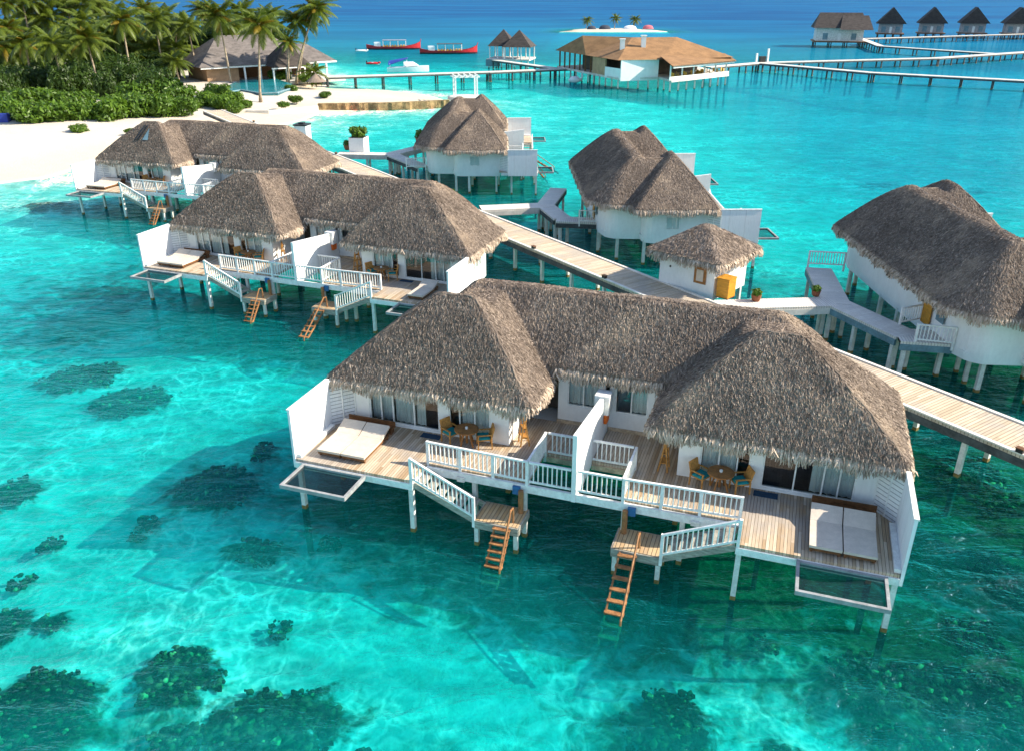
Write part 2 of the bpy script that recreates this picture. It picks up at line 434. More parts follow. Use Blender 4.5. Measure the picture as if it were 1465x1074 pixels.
    k.principled(c, 0.9, bump=n2, bdist=0.06, spec=0.05); MATS['sandy_bed'] = k.m
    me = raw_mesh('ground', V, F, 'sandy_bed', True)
    for nm, A in (('reef_and_shade', reef_and_shade), ('grass_and_shade', grass_and_shade)):
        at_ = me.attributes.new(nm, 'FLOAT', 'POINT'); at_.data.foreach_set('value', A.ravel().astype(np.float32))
    tag(link('ground', me), kind='structure')

    # sea surface
    k = NT('lagoon_water'); p = k.pos()
    dp = k.n('Attribute', attribute_name='depth').outputs['Fac']
    # caustic lines painted into the water tint: brighter transmission colour along a wavy net
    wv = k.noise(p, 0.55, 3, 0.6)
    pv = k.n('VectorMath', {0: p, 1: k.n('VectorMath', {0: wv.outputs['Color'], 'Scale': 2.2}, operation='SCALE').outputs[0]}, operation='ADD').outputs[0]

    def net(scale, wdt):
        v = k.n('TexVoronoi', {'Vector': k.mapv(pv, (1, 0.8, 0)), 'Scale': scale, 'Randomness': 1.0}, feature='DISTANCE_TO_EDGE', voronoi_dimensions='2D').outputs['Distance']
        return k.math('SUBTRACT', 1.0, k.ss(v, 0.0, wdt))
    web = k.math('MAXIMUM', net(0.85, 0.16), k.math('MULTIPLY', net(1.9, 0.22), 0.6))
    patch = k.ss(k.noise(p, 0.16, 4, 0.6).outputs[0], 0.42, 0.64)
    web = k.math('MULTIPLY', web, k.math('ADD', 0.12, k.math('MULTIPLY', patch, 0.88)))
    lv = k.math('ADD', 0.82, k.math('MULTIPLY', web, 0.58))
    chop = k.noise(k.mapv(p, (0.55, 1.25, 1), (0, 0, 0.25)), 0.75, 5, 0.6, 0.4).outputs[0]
    lv = k.math('MULTIPLY', lv, k.math('ADD', 0.80, k.math('MULTIPLY', k.ss(chop, 0.36, 0.64), 0.34)))  # ripple focusing of the light is put into the tint too

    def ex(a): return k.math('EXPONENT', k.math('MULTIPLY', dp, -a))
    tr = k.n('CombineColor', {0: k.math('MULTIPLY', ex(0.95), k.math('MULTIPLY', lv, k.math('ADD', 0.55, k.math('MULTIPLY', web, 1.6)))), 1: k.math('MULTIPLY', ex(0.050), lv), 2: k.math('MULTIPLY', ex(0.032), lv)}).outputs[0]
    bodyc = k.mix(k.ss(dp, 1.5, 5.0), (0.0, 0.40, 0.40), (0.01, 0.225, 0.37)); bodyc = k.mix(k.ss(dp, 5.0, 17.0), bodyc, (0.0, 0.056, 0.205)); wind = k.ss(k.noise(k.mapv(p, (0.35, 1.0, 1)), 0.022, 5, 0.62, 0.5).outputs[0], 0.36, 0.66); bodyc = k.mix(wind, k.mix(0.30, bodyc, (0.0, 0.02, 0.10)), k.mix(0.14, bodyc, (0.0, 0.30, 0.46)))
    chop2 = k.noise(k.mapv(p, (0.8, 1.2, 1), (0, 0, -0.3)), 3.2, 4, 0.6).outputs[0]
    h = k.math('ADD', chop, k.math('MULTIPLY', chop2, 0.13))
    bmp = k.n('Bump', {'Height': h, 'Distance': 0.5, 'Strength': 1.0}).outputs[0]
    # slightly turbid water: part of the light is scattered on its way through
    turb = k.math('MULTIPLY', k.math('SUBTRACT', 1.0, ex(0.6)), 0.30)
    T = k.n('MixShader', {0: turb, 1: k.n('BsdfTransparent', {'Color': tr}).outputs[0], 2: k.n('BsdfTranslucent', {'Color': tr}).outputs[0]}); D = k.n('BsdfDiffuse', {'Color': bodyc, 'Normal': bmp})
    face = k.n('LayerWeight', {'Blend': 0.5, 'Normal': bmp}).outputs['Facing']
    body = k.math('SUBTRACT', 1.0, k.math('EXPONENT', k.math('MULTIPLY', k.math('MULTIPLY', dp, dp), -0.013))); body = k.math('ADD', body, k.math('MULTIPLY', k.math('SUBTRACT', 1.0, body), k.math('MULTIPLY', k.ss(face, 0.62, 1.0), k.math('MULTIPLY', k.ss(dp, 0.0, 1.5), 0.5))))
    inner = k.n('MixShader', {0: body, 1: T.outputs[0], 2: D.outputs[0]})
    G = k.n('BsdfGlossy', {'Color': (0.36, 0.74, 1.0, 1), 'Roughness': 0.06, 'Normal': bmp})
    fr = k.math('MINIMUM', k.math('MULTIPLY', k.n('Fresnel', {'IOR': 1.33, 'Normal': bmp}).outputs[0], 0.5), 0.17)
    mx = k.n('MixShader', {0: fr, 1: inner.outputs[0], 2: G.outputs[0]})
    k.t.links.new(mx.outputs[0], k.out.inputs[0]); MATS['lagoon_water'] = k.m
    Vw = V.copy(); Vw[:, 2] = 0
    mw = raw_mesh('water', Vw, F, 'lagoon_water', True)
    at_ = mw.attributes.new('depth', 'FLOAT', 'POINT'); at_.data.foreach_set('value', np.maximum(0, -Z).ravel().astype(np.float32))
    tag(link('water', mw), kind='structure')

    # coral heads on the reef
    import bmesh
    bm = bmesh.new(); bmesh.ops.create_icosphere(bm, subdivisions=1, radius=1.0); bv = np.array([v.co[:] for v in bm.verts]); bf = np.array([[v.index for v in f.verts] for f in bm.faces]); bm.free()
    m = (reef_and_shade.ravel() > 0.62) & (V[:, 1] < 60); idx = np.nonzero(m)[0]
    n = min(16000, len(idx) * 40); pick = RNG.choice(idx, n)
    VV = []; FF = []
    for j, q in enumerate(pick):
        s = RNG.uniform(0.03, 0.125) * (0.7 + 0.6 * reef_and_shade.ravel()[q])
        vv = bv * (1 + 0.45 * RNG.standard_normal((len(bv), 1)) * 0.6) * s * np.array([1, 1, RNG.uniform(0.5, 1.0)])
        vv += V[q] + np.array([RNG.uniform(-.4, .4), RNG.uniform(-.6, .3), RNG.uniform(-0.03, 0.08)])
        vv[:, 2] = np.minimum(vv[:, 2], -0.30)
        VV.append(vv); FF.append(bf + j * len(bv))
    k = NT('coral_heads'); isl = k.n('NewGeometry').outputs['Random Per Island']; nn = k.noise(k.pos(), 6, 4).outputs[0]
    c = k.mix(k.ss(isl, 0.3, 0.9), (0.010, 0.012, 0.007), (0.13, 0.105, 0.04)); c = k.mix(k.math('MULTIPLY', k.ss(isl, 0.90, 0.96), k.ss(nn, .4, .6)), c, (0.60, 0.46, 0.15))
    k.principled(c, 0.9, spec=0.05); MATS['coral_heads'] = k.m
    o = link('coral_reef', raw_mesh('coral_reef', np.concatenate(VV), np.concatenate(FF), 'coral_heads'))
    tag(o, 'dark coral heads scattered on the shallow lagoon floor', 'coral', kind='stuff')


build_ground()


# ------------------------------------------------------------------ thatched villa roof
def smin(a, b, k):
    h = np.clip(0.5 + 0.5 * (b - a) / k, 0, 1); return b * (1 - h) + a * h - k * h * (1 - h)


def smax(a, b, k): return -smin(-a, -b, k)


EAVE, RISE = 4.45, 2.95


def roof_fn(u, v):
    """height of the thatch above the eave and a signed margin (positive inside the plan)"""
    a = np.abs(u); K = 0.22
    front = 1.16 * (v - 1.9); inner = 0.95 * (a - 2.2)
    chamf = 0.62 * ((9.4 - a) + (11.0 - v) - 1.6)
    W = smin(smin(smin(front, 0.80 * (10.9 - a), K), inner, K), 1.0 * (7.9 - v), K)
    end = 0.92 * (9.4 - a); back = 0.82 * (11.0 - v)
    body = smin(smin(end, back, K), chamf, K)
    C = smin(smin(front, inner, K), body, K)
    M = smin(1.12 * (v - 4.75) + 0.42, body, 0.15)
    sdv = np.maximum(np.maximum(W, C), np.minimum(M, v - 4.75))
    M = np.where(v > 4.74, M, -9)
    W = smin(W, 3.12 + 0.03 * np.sin(u * 2.1), 0.10); C = smin(C, 2.62 + 0 * u, 0.12); M = smin(M, 2.88 + 0.03 * np.sin(u * 1.3), 0.12)
    t = smax(smax(W, C, 0.08), M, 0.08)
    q = np.clip(t, 0, 3.4) / RISE
    return EAVE + RISE * (q + 0.035 * np.sin(PI * q)), sdv


def thatch_meshes(fn, x0, x1, y0, y1, cell, n_str, slen, name, fr_per_m, fr_len, thick=0.26):
    gx = np.arange(x0, x1 + cell, cell); gy = np.arange(y0, y1 + cell, cell)
    X, Y = np.meshgrid(gx, gy); _, S = fn(X, Y)
    for _ in range(3):                                   # pull outside corners onto the eave line
        e = 0.02; sx = (fn(X + e, Y)[1] - fn(X - e, Y)[1]) / (2 * e); sy = (fn(X, Y + e)[1] - fn(X, Y - e)[1]) / (2 * e)
        S2 = fn(X, Y)[1]; g2 = sx * sx + sy * sy + 1e-6; mk = (S2 < 0) & (S2 > -2.2 * cell)
        X = np.where(mk, X - np.clip(S2 * sx / g2, -cell, cell), X); Y = np.where(mk, Y - np.clip(S2 * sy / g2, -cell, cell), Y)
    Z, S2 = fn(X, Y); Z = Z + 0.035 * waves(X, Y, 3.0, 21)
    ok = (S[:-1, :-1] > 0) | (S[:-1, 1:] > 0) | (S[1:, 1:] > 0) | (S[1:, :-1] > 0)
    ny, nx = X.shape; I = np.arange(ny * nx).reshape(ny, nx)
    Q = np.stack([I[:-1, :-1], I[:-1, 1:], I[1:, 1:], I[1:, :-1]], -1)[ok]
    V = np.stack([X, Y, Z], -1).reshape(-1, 3)
    used = np.unique(Q); mp = -np.ones(len(V), int); mp[used] = np.arange(len(used)); V = V[used]; Q = mp[Q]
    n = len(V); Vb = V.copy(); Vb[:, 2] -= thick
    ed = {}
    for f in Q:
        for i in range(4):
            a, b = f[i], f[(i + 1) % 4]
            if (b, a) in ed: del ed[(b, a)]
            else: ed[(a, b)] = 1
    B = np.array(list(ed.keys()))
    side = np.stack([B[:, 1], B[:, 0], B[:, 0] + n, B[:, 1] + n], -1)
    Vt = np.concatenate([V, Vb]); Ft = np.concatenate([Q, Q[:, ::-1] + n, side])

    # loose palm-leaf tufts lying down the slope
    U1 = RNG.uniform(x0, x1, n_str * 3); V1 = RNG.uniform(y0, y1, n_str * 3); s1 = fn(U1, V1)[1]
    kp = np.nonzero(s1 > 0.03)[0][:n_str]; U1, V1 = U1[kp], V1[kp]; m = len(kp)
    e = 0.06

    def zf(a, b): return fn(a, b)[0]
    gxx = (zf(U1 + e, V1) - zf(U1 - e, V1)) / (2 * e); gyy = (zf(U1, V1 + e) - zf(U1, V1 - e)) / (2 * e)
    g = np.sqrt(gxx ** 2 + gyy ** 2) + 1e-5
    ang = np.arctan2(-gyy, -gxx) + RNG.normal(0, 0.42, m); flat = g < 0.25; ang = np.where(flat, RNG.uniform(0, 6.28, m), ang)
    L = RNG.uniform(0.55, 1.25, m) * slen * 0.8; Wd = RNG.uniform(0.6, 1.4, m) * slen * 0.07
    bend = RNG.normal(0, 0.5, m)
    cs, secs = 0.0, []
    px, py = U1.copy(), V1.copy()
    for j, (fr, lift, wf) in enumerate(((0, 0.015, 0.8), (0.5, 0.036, 1.0), (0.5, 0.016, 0.25))):
        aa = ang + bend * (j - 1) * 0.9
        sl = 1 / np.sqrt(1 + np.minimum(g, 1.6) ** 2)
        px = px + np.cos(aa) * L * fr * sl; py = py + np.sin(aa) * L * fr * sl
        zz = zf(px, py); nsd = fn(px, py)[1]
        zz = np.where(nsd < 0, EAVE + nsd * 0.9 if fn is roof_fn else zz, zz)
        lf = lift * (0.6 + RNG.uniform(0, 1.4, m)) * (slen / 0.42)
        ox, oy = -np.sin(aa) * Wd * wf * 0.5, np.cos(aa) * Wd * wf * 0.5
        nz = sl; nx_, ny_ = -gxx * sl, -gyy * sl
        tw = RNG.normal(0, 0.16, m) * Wd * wf
        secs.append(np.stack([px - ox + nx_ * lf, py - oy + ny_ * lf, zz - (gxx * -ox + gyy * -oy) * -1 * 0 + nz * lf - tw], -1))
        secs.append(np.stack([px + ox + nx_ * lf, py + oy + ny_ * lf, zz + nz * lf + tw], -1))
    SV = np.stack(secs, 1).reshape(-1, 3); b6 = np.arange(m)[:, None] * 6
    SF = np.concatenate([b6 + np.array([[0, 1, 3, 2]]), b6 + np.array([[2, 3, 5, 4]])])
    roof_me = raw_mesh(name, np.concatenate([Vt, SV]), np.concatenate([Ft, SF + len(Vt)]), 'thatch')
    sm = np.zeros(len(Ft) + len(SF), bool); sm[:len(Q)] = True
    roof_me.polygons.foreach_set('use_smooth', sm)

    # hanging fringe along the eaves
    P0, P1 = V[B[:, 0]], V[B[:, 1]]; ln = np.linalg.norm((P1 - P0)[:, :2], axis=1)
    cnt = RNG.poisson(ln * fr_per_m); rep = np.repeat(np.arange(len(B)), cnt); m = len(rep)
    t = RNG.uniform(0, 1, (m, 1)); p = P0[rep] * (1 - t) + P1[rep] * t
    e = 0.05; sx = fn(p[:, 0] + e, p[:, 1])[1] - fn(p[:, 0] - e, p[:, 1])[1]; sy = fn(p[:, 0], p[:, 1] + e)[1] - fn(p[:, 0], p[:, 1] - e)[1]
    q = np.sqrt(sx ** 2 + sy ** 2) + 1e-6; ox, oy = -sx / q, -sy / q
    tx, ty = -oy, ox; Ls = fr_len * RNG.uniform(0.65, 1.25, m) * (1 + 0.25 * np.sin(p[:, 0] * 3.1 + p[:, 1] * 2.3)); Wd = RNG.uniform(0.03, 0.075, m) * (fr_len / 0.5)
    sw = RNG.normal(0, 0.10, m); inn = RNG.uniform(-0.02, 0.12, m)
    secs = []
    for d, dz, wf in ((-0.02, -0.06, 1.0), (0.16, -0.40, 1.1), (0.22, -1.0, 0.35)):
        k0 = d * fr_len / 0.5 - inn; zz = p[:, 2] + dz * Ls - 0.03 + RNG.normal(0, 0.015, m)
        for sg in (-1, 1):
            tt = sg * Wd * wf * 0.5 + sw * (-dz); tw = RNG.normal(0, 0.02, m)
            secs.append(np.stack([p[:, 0] + ox * (k0 + tw) + tx * tt, p[:, 1] + oy * (k0 + tw) + ty * tt, zz], -1))
    FV = np.stack(secs, 1).reshape(-1, 3); b6 = np.arange(m)[:, None] * 6
    F2 = np.concatenate([b6 + np.array([[0, 1, 3, 2]]), b6 + np.array([[2, 3, 5, 4]])])
    return roof_me, raw_mesh('eave_fringe', FV, F2, 'thatch_fringe')


def ridge_lines():
    m = MB(); r = random.Random(5); L = [((-5.2, 7.2), (5.2, 7.2))]
    for s in (-1, 1):
        for a, b in (((10.6, 2.15), (7.2, 4.55)), ((2.55, 2.25), (5.35, 4.55)), ((10.55, 7.5), (7.2, 4.75)), ((7.2, 4.62), (5.35, 4.62)), ((6.3, 5.2), (6.3, 7.2)), ((6.4, 7.3), (8.3, 9.3))): L.append(((s * a[0], a[1]), (s * b[0], b[1])))
    for a, b in L:
        n = int(math.dist(a, b) / .22); pts = []; rad = []
        for i in range(n + 1):
            f = i / n; x = a[0] + (b[0] - a[0]) * f + r.uniform(-.08, .08); y = a[1] + (b[1] - a[1]) * f + r.uniform(-.04, .04)
            pts.append((x, y, float(roof_fn(np.array([x]), np.array([y]))[0][0]) + .0)); rad.append(r.uniform(.03, .085))
        m.tube(pts, rad, 6)
    return m


VILLA_ROOF = thatch_meshes(roof_fn, -11.3, 11.3, 1.4, 11.5, 0.13, 100000, 0.32, 'roof', 110, 0.42)


# ------------------------------------------------------------------ villa kit
DK = 2.3                                                # deck height


def post(mb, x, y, ztop, zbot=-2.7, wd=0.20, mi=(0, 1, 2)):
    h = wd * 0.45
    mb.box(x - h, x + h, y - h, y + h, 0.16, ztop, mi[0])
    mb.box(x - h - .004, x + h + .004, y - h - .004, y + h + .004, -0.05, 0.16, mi[1])
    mb.box(x - h - .012, x + h + .012, y - h - .012, y + h + .012, -0.75, -0.05, mi[2])
    mb.box(x - h - .008, x + h + .008, y - h - .008, y + h + .008, zbot, -0.75, mi[2] + 1)
    return mb


POSTM = ['weathered_white', 'stain_post', 'algae_post', 'water_fade_post']


def railing(parent, p0, p1, h=0.92, posts=2, name='railing', gap=0.17, ends=True, drop=0.0):
    """white balustrade between two floor points (may slope)"""
    p0 = Vector(p0); p1 = Vector(p1); L = (p1 - p0).length; mb = MB(); up = Vector((0, 0, 1))
    mb.beam(p0 + up * h, p1 + up * h, 0.09, 0.07); mb.beam(p0 + up * 0.12, p1 + up * 0.12, 0.06, 0.07)
    n = max(2, int(L / gap))
    for i in range(1, n):
        q = p0.lerp(p1, i / n); mb.box(q.x - .02, q.x + .02, q.y - .02, q.y + .02, q.z + 0.15, q.z + h - 0.03)
    ps = [i / (posts - 1) for i in range(posts)] if posts > 1 else []
    for j, t in enumerate(ps):
        q = p0.lerp(p1, t); mb.box(q.x - .052, q.x + .052, q.y - .052, q.y + .052, q.z - (0.32 if True else 0), q.z + h + (0.04 if j in (0, posts - 1) else -0.03))
    return mb.build(name, 'white_paint', parent)


def window(parent, u0, u1, v, z0, z1, panes, curtains, along='u', side=-1, fw=0.06):
    """framed glazing on a wall line; panes = mullion positions, curtains = spans with drawn white cloth"""
    def P(a, b, z): return (a, b, z) if along == 'u' else (b, a, z)
    fr = MB()

    def bx(a0, a1, b0, b1, zz0, zz1):
        if along == 'u': fr.box(a0, a1, min(b0, b1), max(b0, b1), zz0, zz1)
        else: fr.box(min(b0, b1), max(b0, b1), a0, a1, zz0, zz1)
    o = v + side * 0.05; i = v + 0.05 * -side
    bx(u0, u0 + fw, o, i, z0, z1); bx(u1 - fw, u1, o, i, z0, z1)
    bx(u0 + fw, u1 - fw, o + .004 * -side, i, z1 - fw, z1); bx(u0 + fw, u1 - fw, o + .004 * -side, i, z0, z0 + fw)
    for a in panes: bx(a - fw * .45, a + fw * .45, o + .006 * -side, i, z0 + fw, z1 - fw)
    f = fr.build('window', 'white_paint', parent)
    g = MB(); ev = v + side * 0.01
    g.add([P(u0 + fw, ev, z0 + fw), P(u1 - fw, ev, z0 + fw), P(u1 - fw, ev, z1 - fw), P(u0 + fw, ev, z1 - fw)], [(0, 1, 2, 3)])
    g.build('pane', 'window_glass', f, recalc=False)
    if curtains:
        c = MB()
        for a, b in curtains:
            n = max(8, int((b - a) / 0.045)); vs = []
            for q in range(n + 1):
                x = a + (b - a) * q / n; d = v - side * (0.13 + 0.035 * math.sin(q * 1.15) + 0.015 * math.sin(q * 2.9))
                vs += [P(x, d, z0 + 0.05), P(x, d, z1)]
            c.add(vs, [(2 * q, 2 * q + 2, 2 * q + 3, 2 * q + 1) for q in range(n)])
        c.build('curtain', 'curtain', f, recalc=False)
    return f


def arc(cx, cy, r, a0, a1, n=6):
    return [(cx + r * math.cos(R(a0 + (a1 - a0) * i / n)), cy + r * math.sin(R(a0 + (a1 - a0) * i / n))) for i in range(n + 1)]


def strip_wall(mb, pts, z0, z1, th=0.16):
    """wall along an open path, thickness to the left of travel"""
    n = len(pts); nor = []
    for i in range(n):
        a = Vector(pts[max(i - 1, 0)]); b = Vector(pts[min(i + 1, n - 1)]); d = (b - a).normalized(); nor.append(Vector((-d.y, d.x)))
    o = [Vector(p) for p in pts]; q = [p + k * th for p, k in zip(o, nor)]
    vs = [(p.x, p.y, z0) for p in o] + [(p.x, p.y, z1) for p in o] + [(p.x, p.y, z0) for p in q] + [(p.x, p.y, z1) for p in q]
    fs = []
    for i in range(n - 1):
        fs += [(i, i + 1, n + i + 1, n + i), (2 * n + i + 1, 2 * n + i, 3 * n + i, 3 * n + i + 1), (n + i, n + i + 1, 3 * n + i + 1, 3 * n + i), (i + 1, i, 2 * n + i, 2 * n + i + 1)]
    fs += [(0, n, 3 * n, 2 * n), (n - 1, 3 * n - 1, 4 * n - 1, 2 * n - 1)]
    return mb.add(vs, fs)


def half(root, s):
    """one guest unit: s=+1 right of the dividing wall (seen from the sea), -1 left"""
    def X(a, b): return (min(s * a, s * b), max(s * a, s * b))
    # --- terrace deck
    d = MB(); t0, t1 = DK - 0.11, DK
    d.box(*X(5.85, 10.72), -1.1, 2.42, t0, t1); d.box(*X(1.78, 5.85), 0.22, 2.42, t0, t1); d.box(*X(0.09, 3.3), 2.42, 5.06, t0, t1); d.box(*X(3.3, 10.72), 2.42, 2.6, t0, t1 - .004)
    d.build('deck', 'deck_planks', root)
    # --- white rim beams under the deck edge
    for nm, bx in (('a', (*X(5.8, 10.74), -1.16, -1.04, 1.93, t0)), ('b', (*X(0.0, 5.8), 0.06, 0.18, 1.93, t0 + .05)), ('c', (*X(10.62, 10.74), -1.04, 2.42, 1.93, t0)),
                   ('d', (*X(5.8, 5.92), -1.04, 0.06, 1.93, t0)), ('e', (*X(0.1, 1.72), 2.34, 2.42, 1.98, t0))):
        MB().box(*bx).build('deck_beam', 'white_paint' if nm != 'e' else 'pale_wood', root)
    # --- posts to the sea floor
    for a, b in ((5.92, -1.0), (10.66, -1.0), (10.3, 1.4), (1.86, 0.12), (3.9, 0.3), (3.4, 2.7), (6.6, 2.7), (9.9, 2.9), (1.2, 5.2), (3.5, 5.3), (6.7, 5.4), (9.8, 5.6), (9.6, 6.9), (1.2, 10.0), (6.4, 9.9), (8.3, 8.7)):
        post(MB(), s * a, b, 1.93 if b < 2.5 else 1.88, wd=0.19 if b < 3 else 0.24).build('post', POSTM, root)
    # --- house floor and walls
    fl = MB(); pl = [(0, 5.2), (3.3, 5.2), (3.3, 2.6), (10.0, 2.6), (10.0, 6.4)] + arc(9.2, 6.4, 0.8, 0, 90)[1:] + [(8.7, 7.2)] + arc(7.5, 8.7, 1.2, 0, 60)[:] + [(6.6, 10.0), (0, 10.0)]
    fl.poly([(s * x, y) for x, y in pl], 1.88, DK - 0.12); fl.build('floor_slab', 'wall_plaster', root)
    wz0, wz1 = 1.72, 4.72
    wp = MB(); path = [(10.06, 2.52), (10.06, 6.2)] + arc(9.26, 6.3, 0.8, 0, 90) + [(8.9, 7.1)] + arc(7.6, 8.6, 1.2, 0, 62, 6) + [(6.9, 10.02), (0.0, 10.1)]
    strip_wall(wp, [(s * x, y) for x, y in path], wz0, wz1, 0.16 * s); wp.build('outer_wall', 'wall_plaster', root, smooth=False)
    fw = MB(); y0, y1 = 2.5, 2.66
    for a, b, z0, z1 in ((3.3, 4.08, DK, 4.75), (5.86, 6.28, DK, 4.75), (9.42, 9.9, DK, 4.75), (4.08, 5.86, 4.3, 4.75), (6.28, 9.42, 4.3, 4.75), (4.08, 5.86, DK, 2.4), (6.28, 9.42, DK, 2.4)):
        fw.box(*X(a, b), y0, y1, z0, z1)
    fw.build('front_wall', 'wall_plaster', root)
    MB().box(*X(3.3, 3.44), 2.66, 6.3, DK, 4.75).build('inner_wall', 'wall_plaster', root)
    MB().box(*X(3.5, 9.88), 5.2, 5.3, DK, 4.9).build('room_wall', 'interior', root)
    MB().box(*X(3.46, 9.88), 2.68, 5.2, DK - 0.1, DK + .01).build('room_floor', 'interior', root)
    cur1 = sorted([s * 4.16, s * 5.35]); w1 = sorted([s * 4.08, s * 5.86]); w2 = sorted([s * 6.28, s * 9.42])
    window(root, *w1, 2.58, 2.4, 4.3, [s * 4.75, s * 5.4], [cur1])
    window(root, *w2, 2.58, 2.4, 4.3, [s * 7.4, s * 8.35, s * 8.88], [sorted([s * 7.95, s * 8.33]), sorted([s * 8.38, s * 9.36])] if s > 0 else [sorted([s * 6.95, s * 7.36]), sorted([s * 7.5, s * 8.3]), sorted([s * 8.42, s * 9.36])])
    # --- recessed bathroom front with its window and plinth
    mw = MB(); a0, a1 = 0.32, 1.66
    for a, b, z0, z1 in ((0.09, a0, DK, 5.0), (a1, 2.05, DK, 5.0), (a0, a1, DK, 3.12), (a0, a1, 4.45, 5.0)): mw.box(*X(a, b), 5.08, 5.22, z0, z1)
    mw.box(*X(1.91, 2.05), 5.22, 6.3, DK, 5.0); mw.build('recess_wall', 'wall_plaster', root)
    MB().box(*X(0.09, 2.07), 5.0, 5.08, DK, DK + 0.14).build('plinth', 'pale_wood', root)
    window(root, *sorted([s * a0, s * a1]), 5.15, 3.12, 4.45, [s * (a0 + a1) / 2], [sorted([s * 0.95, s * 1.62])] if s > 0 else [sorted([s * .36, s * 1.62])])
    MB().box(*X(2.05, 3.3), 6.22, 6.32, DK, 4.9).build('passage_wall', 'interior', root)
    MB().box(*X(0.3, 2.0), 5.9, 6.0, DK, 5.0).build('bath_wall', 'slate_teal', root)
    # --- side window on the end wall
    window(root, 4.5, 5.5, s * 10.07, 2.75, 3.65, [5.0], [(4.56, 5.44)], along='v', side=s)
    # --- balustrades
    railing(root, (s * 1.78, 0.12, DK), (s * 5.78, 0.26, DK), posts=4)
    railing(root, (s * 0.12, 0.10, DK), (s * 1.70, 0.10, DK), posts=1)
    railing(root, (s * 1.76, 0.20, DK), (s * 1.76, 2.36, DK), posts=2)
    railing(root, (s * 0.12, 2.40, DK), (s * 1.66, 2.40, DK), posts=1)
    # --- stairs to the swimming landing
    st = MB(); LZ = 1.15
    for k in range(6):
        f = (k + 0.5) / 6.5; x = 5.75 - 2.35 * f; z = DK - (DK - LZ) * f - 0.06; st.box(*X(x - 0.17, x + 0.17), -0.98, 0.0, z - 0.04, z)
    for y in (-1.02, 0.03): st.beam((s * 5.8, y, DK - 0.2), (s * 3.4, y, LZ - 0.10), 0.06, 0.24)
    so_ = st.build('stairs', 'weathered_board', root)
    railing(root, (s * 5.86, -1.09, DK), (s * 3.42, -1.09, LZ), posts=2, name='stair_railing')
    ld = MB(); ld.box(*X(1.74, 3.38), -1.08, 0.14, LZ - 0.07, LZ, 0)
    ld.box(*X(1.70, 3.42), -1.14, -1.08, LZ - 0.34, LZ - 0.02, 1); ld.box(*X(1.70, 3.42), 0.14, 0.20, LZ - 0.34, LZ - 0.02, 1); ld.box(*X(1.68, 1.74), -1.08, 0.14, LZ - 0.34, LZ - 0.015, 1); ld.box(*X(3.38, 3.44), -1.08, 0.14, LZ - 0.34, LZ - 0.015, 1)
    ld.build('landing', ['landing_planks', 'weathered_board'], root)
    for a, b in ((1.82, -1.0), (3.34, -1.0), (1.82, 0.06), (3.34, 0.06)): post(MB(), s * a, b, LZ - 0.09, wd=0.17).build('landing_post', POSTM, root)
    MB().tube([(s * 1.93, -0.12, LZ), (s * 1.93, -0.12, LZ + 0.95)], 0.10, 10).build('shower_post', 'ladder_wood', root, smooth=False)
    # --- swim ladder
    la = MB(); run = 2.05 if s > 0 else 1.0; A = Vector((s * 2.3, -1.16, LZ - 0.08)); dirv = Vector((0, -run, -LZ)); rel = 1.4
    for a in (-0.28, 0.28): la.beam(A + Vector((a, 0, 0)), A + Vector((a, 0, 0)) + dirv * rel, 0.05, 0.11)
    for k in range(8):
        p = A + dirv * (rel * (k + 0.35) / 8) + Vector((0, 0, 0.05)); la.box(p.x - 0.33, p.x + 0.33, p.y - 0.09, p.y + 0.09, p.z - 0.02, p.z + 0.025)
    lo = la.build('ladder', 'ladder_wood', root)
    hr = MB(); h0 = Vector((s * 2.3 + 0.31, -0.75, LZ + 0.75)); h1 = A + Vector((0.31, 0, 0.42)) + dirv * 1.15
    hr.tube([A + Vector((0.31, 0.35, 0.05)), h0 + Vector((0, -0.1, -0.1)), h0 + Vector((0, -0.35, -.05)), h1, h1 + Vector((0, -.05, -.4))], 0.04, 6); hr.build('handrail', 'ladder_wood', lo)
    # --- lounging net in its white frame
    nf = MB(); zf0, zf1 = 2.05, 2.2
    nf.box(*X(7.70, 7.80), -2.77, -1.16, zf0, zf1); nf.box(*X(10.30, 10.40), -2.77, -1.16, zf0, zf1); nf.box(*X(7.80, 10.30), -2.77, -2.66, zf0, zf1 - .003); nf.box(*X(7.80, 10.30), -1.27, -1.17, zf0, zf1 - .003)
    no = nf.build('net_frame', 'frame_grey', root)
    n = MB(); nn = 8
    for i in range(nn + 1):
        for j in range(nn + 1):
            a = i / nn; b = j / nn; sg = 0.16 * (1 - (2 * a - 1) ** 2) * (1 - (2 * b - 1) ** 2); n.v.append((s * (7.80 + 2.5 * a), -2.66 + 1.36 * b, 2.14 - sg))
    n.f = [(i * (nn + 1) + j, (i + 1) * (nn + 1) + j, (i + 1) * (nn + 1) + j + 1, i * (nn + 1) + j + 1) for i in range(nn) for j in range(nn)]; n.mi = [0] * len(n.f)
    n.build('net', 'net_mesh', no, smooth=True)
    # --- privacy screens
    MB().box(*X(10.76, 10.86), -1.1, 1.72, 1.9, 4.35).build('privacy_wall', 'white_boards', root)
    cb = MB(); cb.box(*X(10.73, 10.89), -1.12, 1.73, 4.35, 4.41); cb.build('wall_coping', 'white_paint', root); MB().box(*X(10.56, 10.755), -1.0, 1.6, DK, DK + 0.14).build('kerb', 'white_paint', root)
    sl = MB(); sl.beam((s * 10.12, 2.50, 3.30), (s * 10.80, 1.76, 3.30), 0.06, 2.0); so2 = sl.build('slat_screen', 'shutter_slats', root)
    f2 = MB()
    for q in ((10.09, 2.53), (10.45, 2.14), (10.82, 1.74)): f2.box(s * q[0] - .045, s * q[0] + .045, q[1] - .045, q[1] + .045, DK - .2, 4.36)
    f2.build('screen_post', 'white_paint', root)
